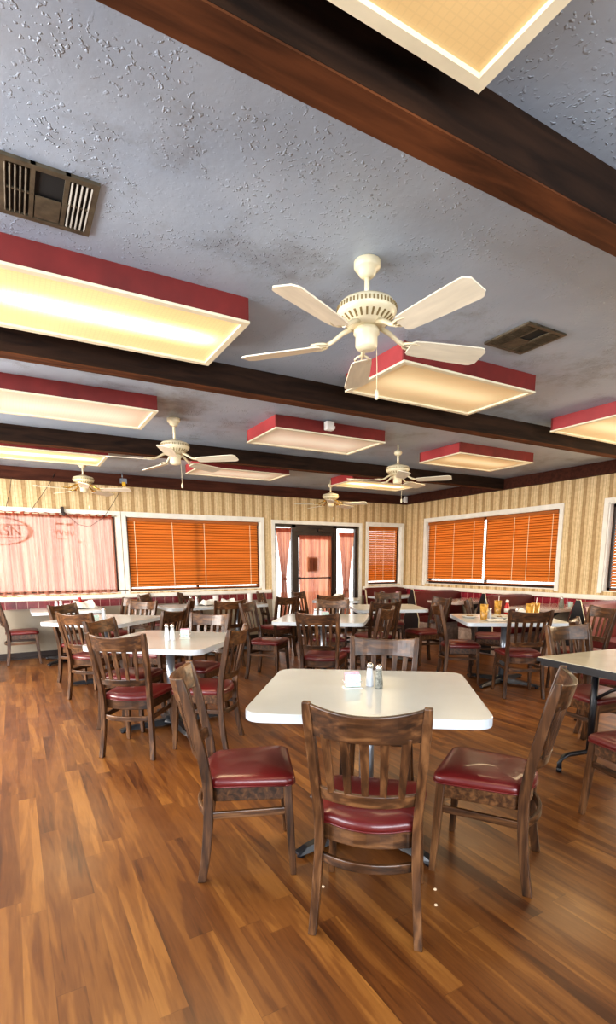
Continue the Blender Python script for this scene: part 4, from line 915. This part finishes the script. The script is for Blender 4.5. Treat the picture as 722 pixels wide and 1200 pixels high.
napkin(4.76, 3.83, -30, 'crumpled napkin at the near edge of the cluttered table', s=0.08, h=0.03)
napkin(5.27, 4.12, 40, 'upright crumpled white napkin right of the ketchup bottle', s=0.08, h=0.09)
shaker(6.75, 4.62, 'pepper', 'tall metal shaker on the booth table at the right', h=0.15, r=0.035)
caddy(6.88, 4.58, 0, 'packet holder beside the tall metal shaker on the booth table')
caddy(6.50, 7.95, 90, 'white packet holder on the pale corner banquette table')
# crumbs
for x, y, lb in ((1.47, 1.50, 'upper pale crumb on the floor left of the right foreground chair legs'), (1.40, 1.42, 'lower pale crumb on the floor left of the right foreground chair legs'), (1.06, 1.76, 'white crumb on the floor beneath the nearest chair')):
    tag(MB().lathe([(0.002, 0), (0.008, 0.003), (0.006, 0.007), (0.002, 0.009)], (0, 0, 0), n=7).obj('crumb', M['crumb'], loc=(x, y, 0)), lb, 'crumb', 'crumbs on the wooden floor')

# ------------------------------------------------------------------ light
w = bpy.data.worlds.new('sky'); sc.world = w; w.use_nodes = True; nt = w.node_tree
bg = nt.nodes['Background']; bg.inputs[0].default_value = (1.0, 0.98, 0.95, 1); bg.inputs[1].default_value = 4.0
def area(name, loc, rot, sx, sy, e, col):
    l = bpy.data.lights.new(name, 'AREA'); l.shape = 'RECTANGLE'; l.size = sx; l.size_y = sy; l.energy = e; l.color = col
    o = bpy.data.objects.new(name, l); C.objects.link(o); o.location = loc; o.rotation_euler = rot; return o
area('daylight_fill_front_left', (-0.7, YF + 0.05, 1.6), (R(90), 0, 0), 3.3, 1.4, 190, (0.80, 0.90, 1.0))  # added fill lamp at an unseen opening behind the camera, for sky light
area('daylight_fill_front_right', (4.1, YF + 0.05, 1.6), (R(90), 0, 0), 4.1, 1.4, 70, (0.85, 0.92, 1.0))  # second added fill lamp behind the camera, unseen
area('daylight_fill_right_near', (XB - 0.10, 2.5, 1.6), (R(100), 0, R(90)), 1.7, 1.15, 80, (1.0, 0.80, 0.52))  # lamp added inside the right window, out of view, warms the ceiling
area('daylight_fill_left_near', (XL + 0.05, 1.8, 1.6), (R(90), 0, R(-90)), 3.1, 1.25, 150, (0.86, 0.92, 1.0))  # added fill lamp at an unseen left wall opening
area('daylight_fill_left_far', (XL + 0.05, 5.9, 1.6), (R(100), 0, R(-90)), 3.3, 1.25, 330, (1.0, 0.93, 0.86))  # added fill lamp, unseen at left, brightens the far ceiling
# daylight coming in low through curtain window, door and right windows
#area('daylight_curtain', (0.1, YA - 0.12, 1.55), (R(-90), 0, 0), 2.6, 1.1, 45, (1.0, 0.80, 0.68)).visible_camera = True
# fluorescent tubes
for x, y, e in ((0.58, 3.1, 26), (0.5, 7.1, 20), (5.35, 7.2, 20), (2.9, 3.1, 10), (5.3, 3.1, 14), (5.3, 4.95, 14), (2.9, 5.0, 6), (0.6, 0.85, 8)):
    area('tube_light', (x, y, 2.645), (0, 0, 0), 1.1, 0.5, e, (1.0, 0.80, 0.50))

# ------------------------------------------------------------------ camera
f_px, px0, py0, pitch, yaw, roll = 604.4, 364.5, 764.3, -0.1704, 0.5184, -0.0049
cam = bpy.data.cameras.new('camera'); co = bpy.data.objects.new('camera', cam); C.objects.link(co)
cam.sensor_fit = 'VERTICAL'; cam.sensor_height = 24; cam.sensor_width = 24; cam.lens = f_px / 1200 * 24
cam.shift_x = (361 - px0) / 1200; cam.shift_y = (py0 - 600) / 1200; cam.clip_start = 0.05
cy, sy = math.cos(yaw), math.sin(yaw)
fw = Vector((sy, cy, 0)); rt = Vector((cy, -sy, 0)); up = Vector((0, 0, 1))
fw2 = fw * math.cos(pitch) + up * math.sin(pitch); up2 = up * math.cos(pitch) - fw * math.sin(pitch)
rt3 = rt * math.cos(roll) + up2 * math.sin(roll); up3 = up2 * math.cos(roll) - rt * math.sin(roll)
mw = Matrix((rt3, up3, -fw2)).transposed().to_4x4(); mw.translation = Vector((0, 0, 1.4)); co.matrix_world = mw
sc.camera = co
sc.view_settings.view_transform = 'Standard'; sc.view_settings.look = 'Medium High Contrast'; sc.view_settings.exposure = -0.08; sc.view_settings.gamma = 1.0
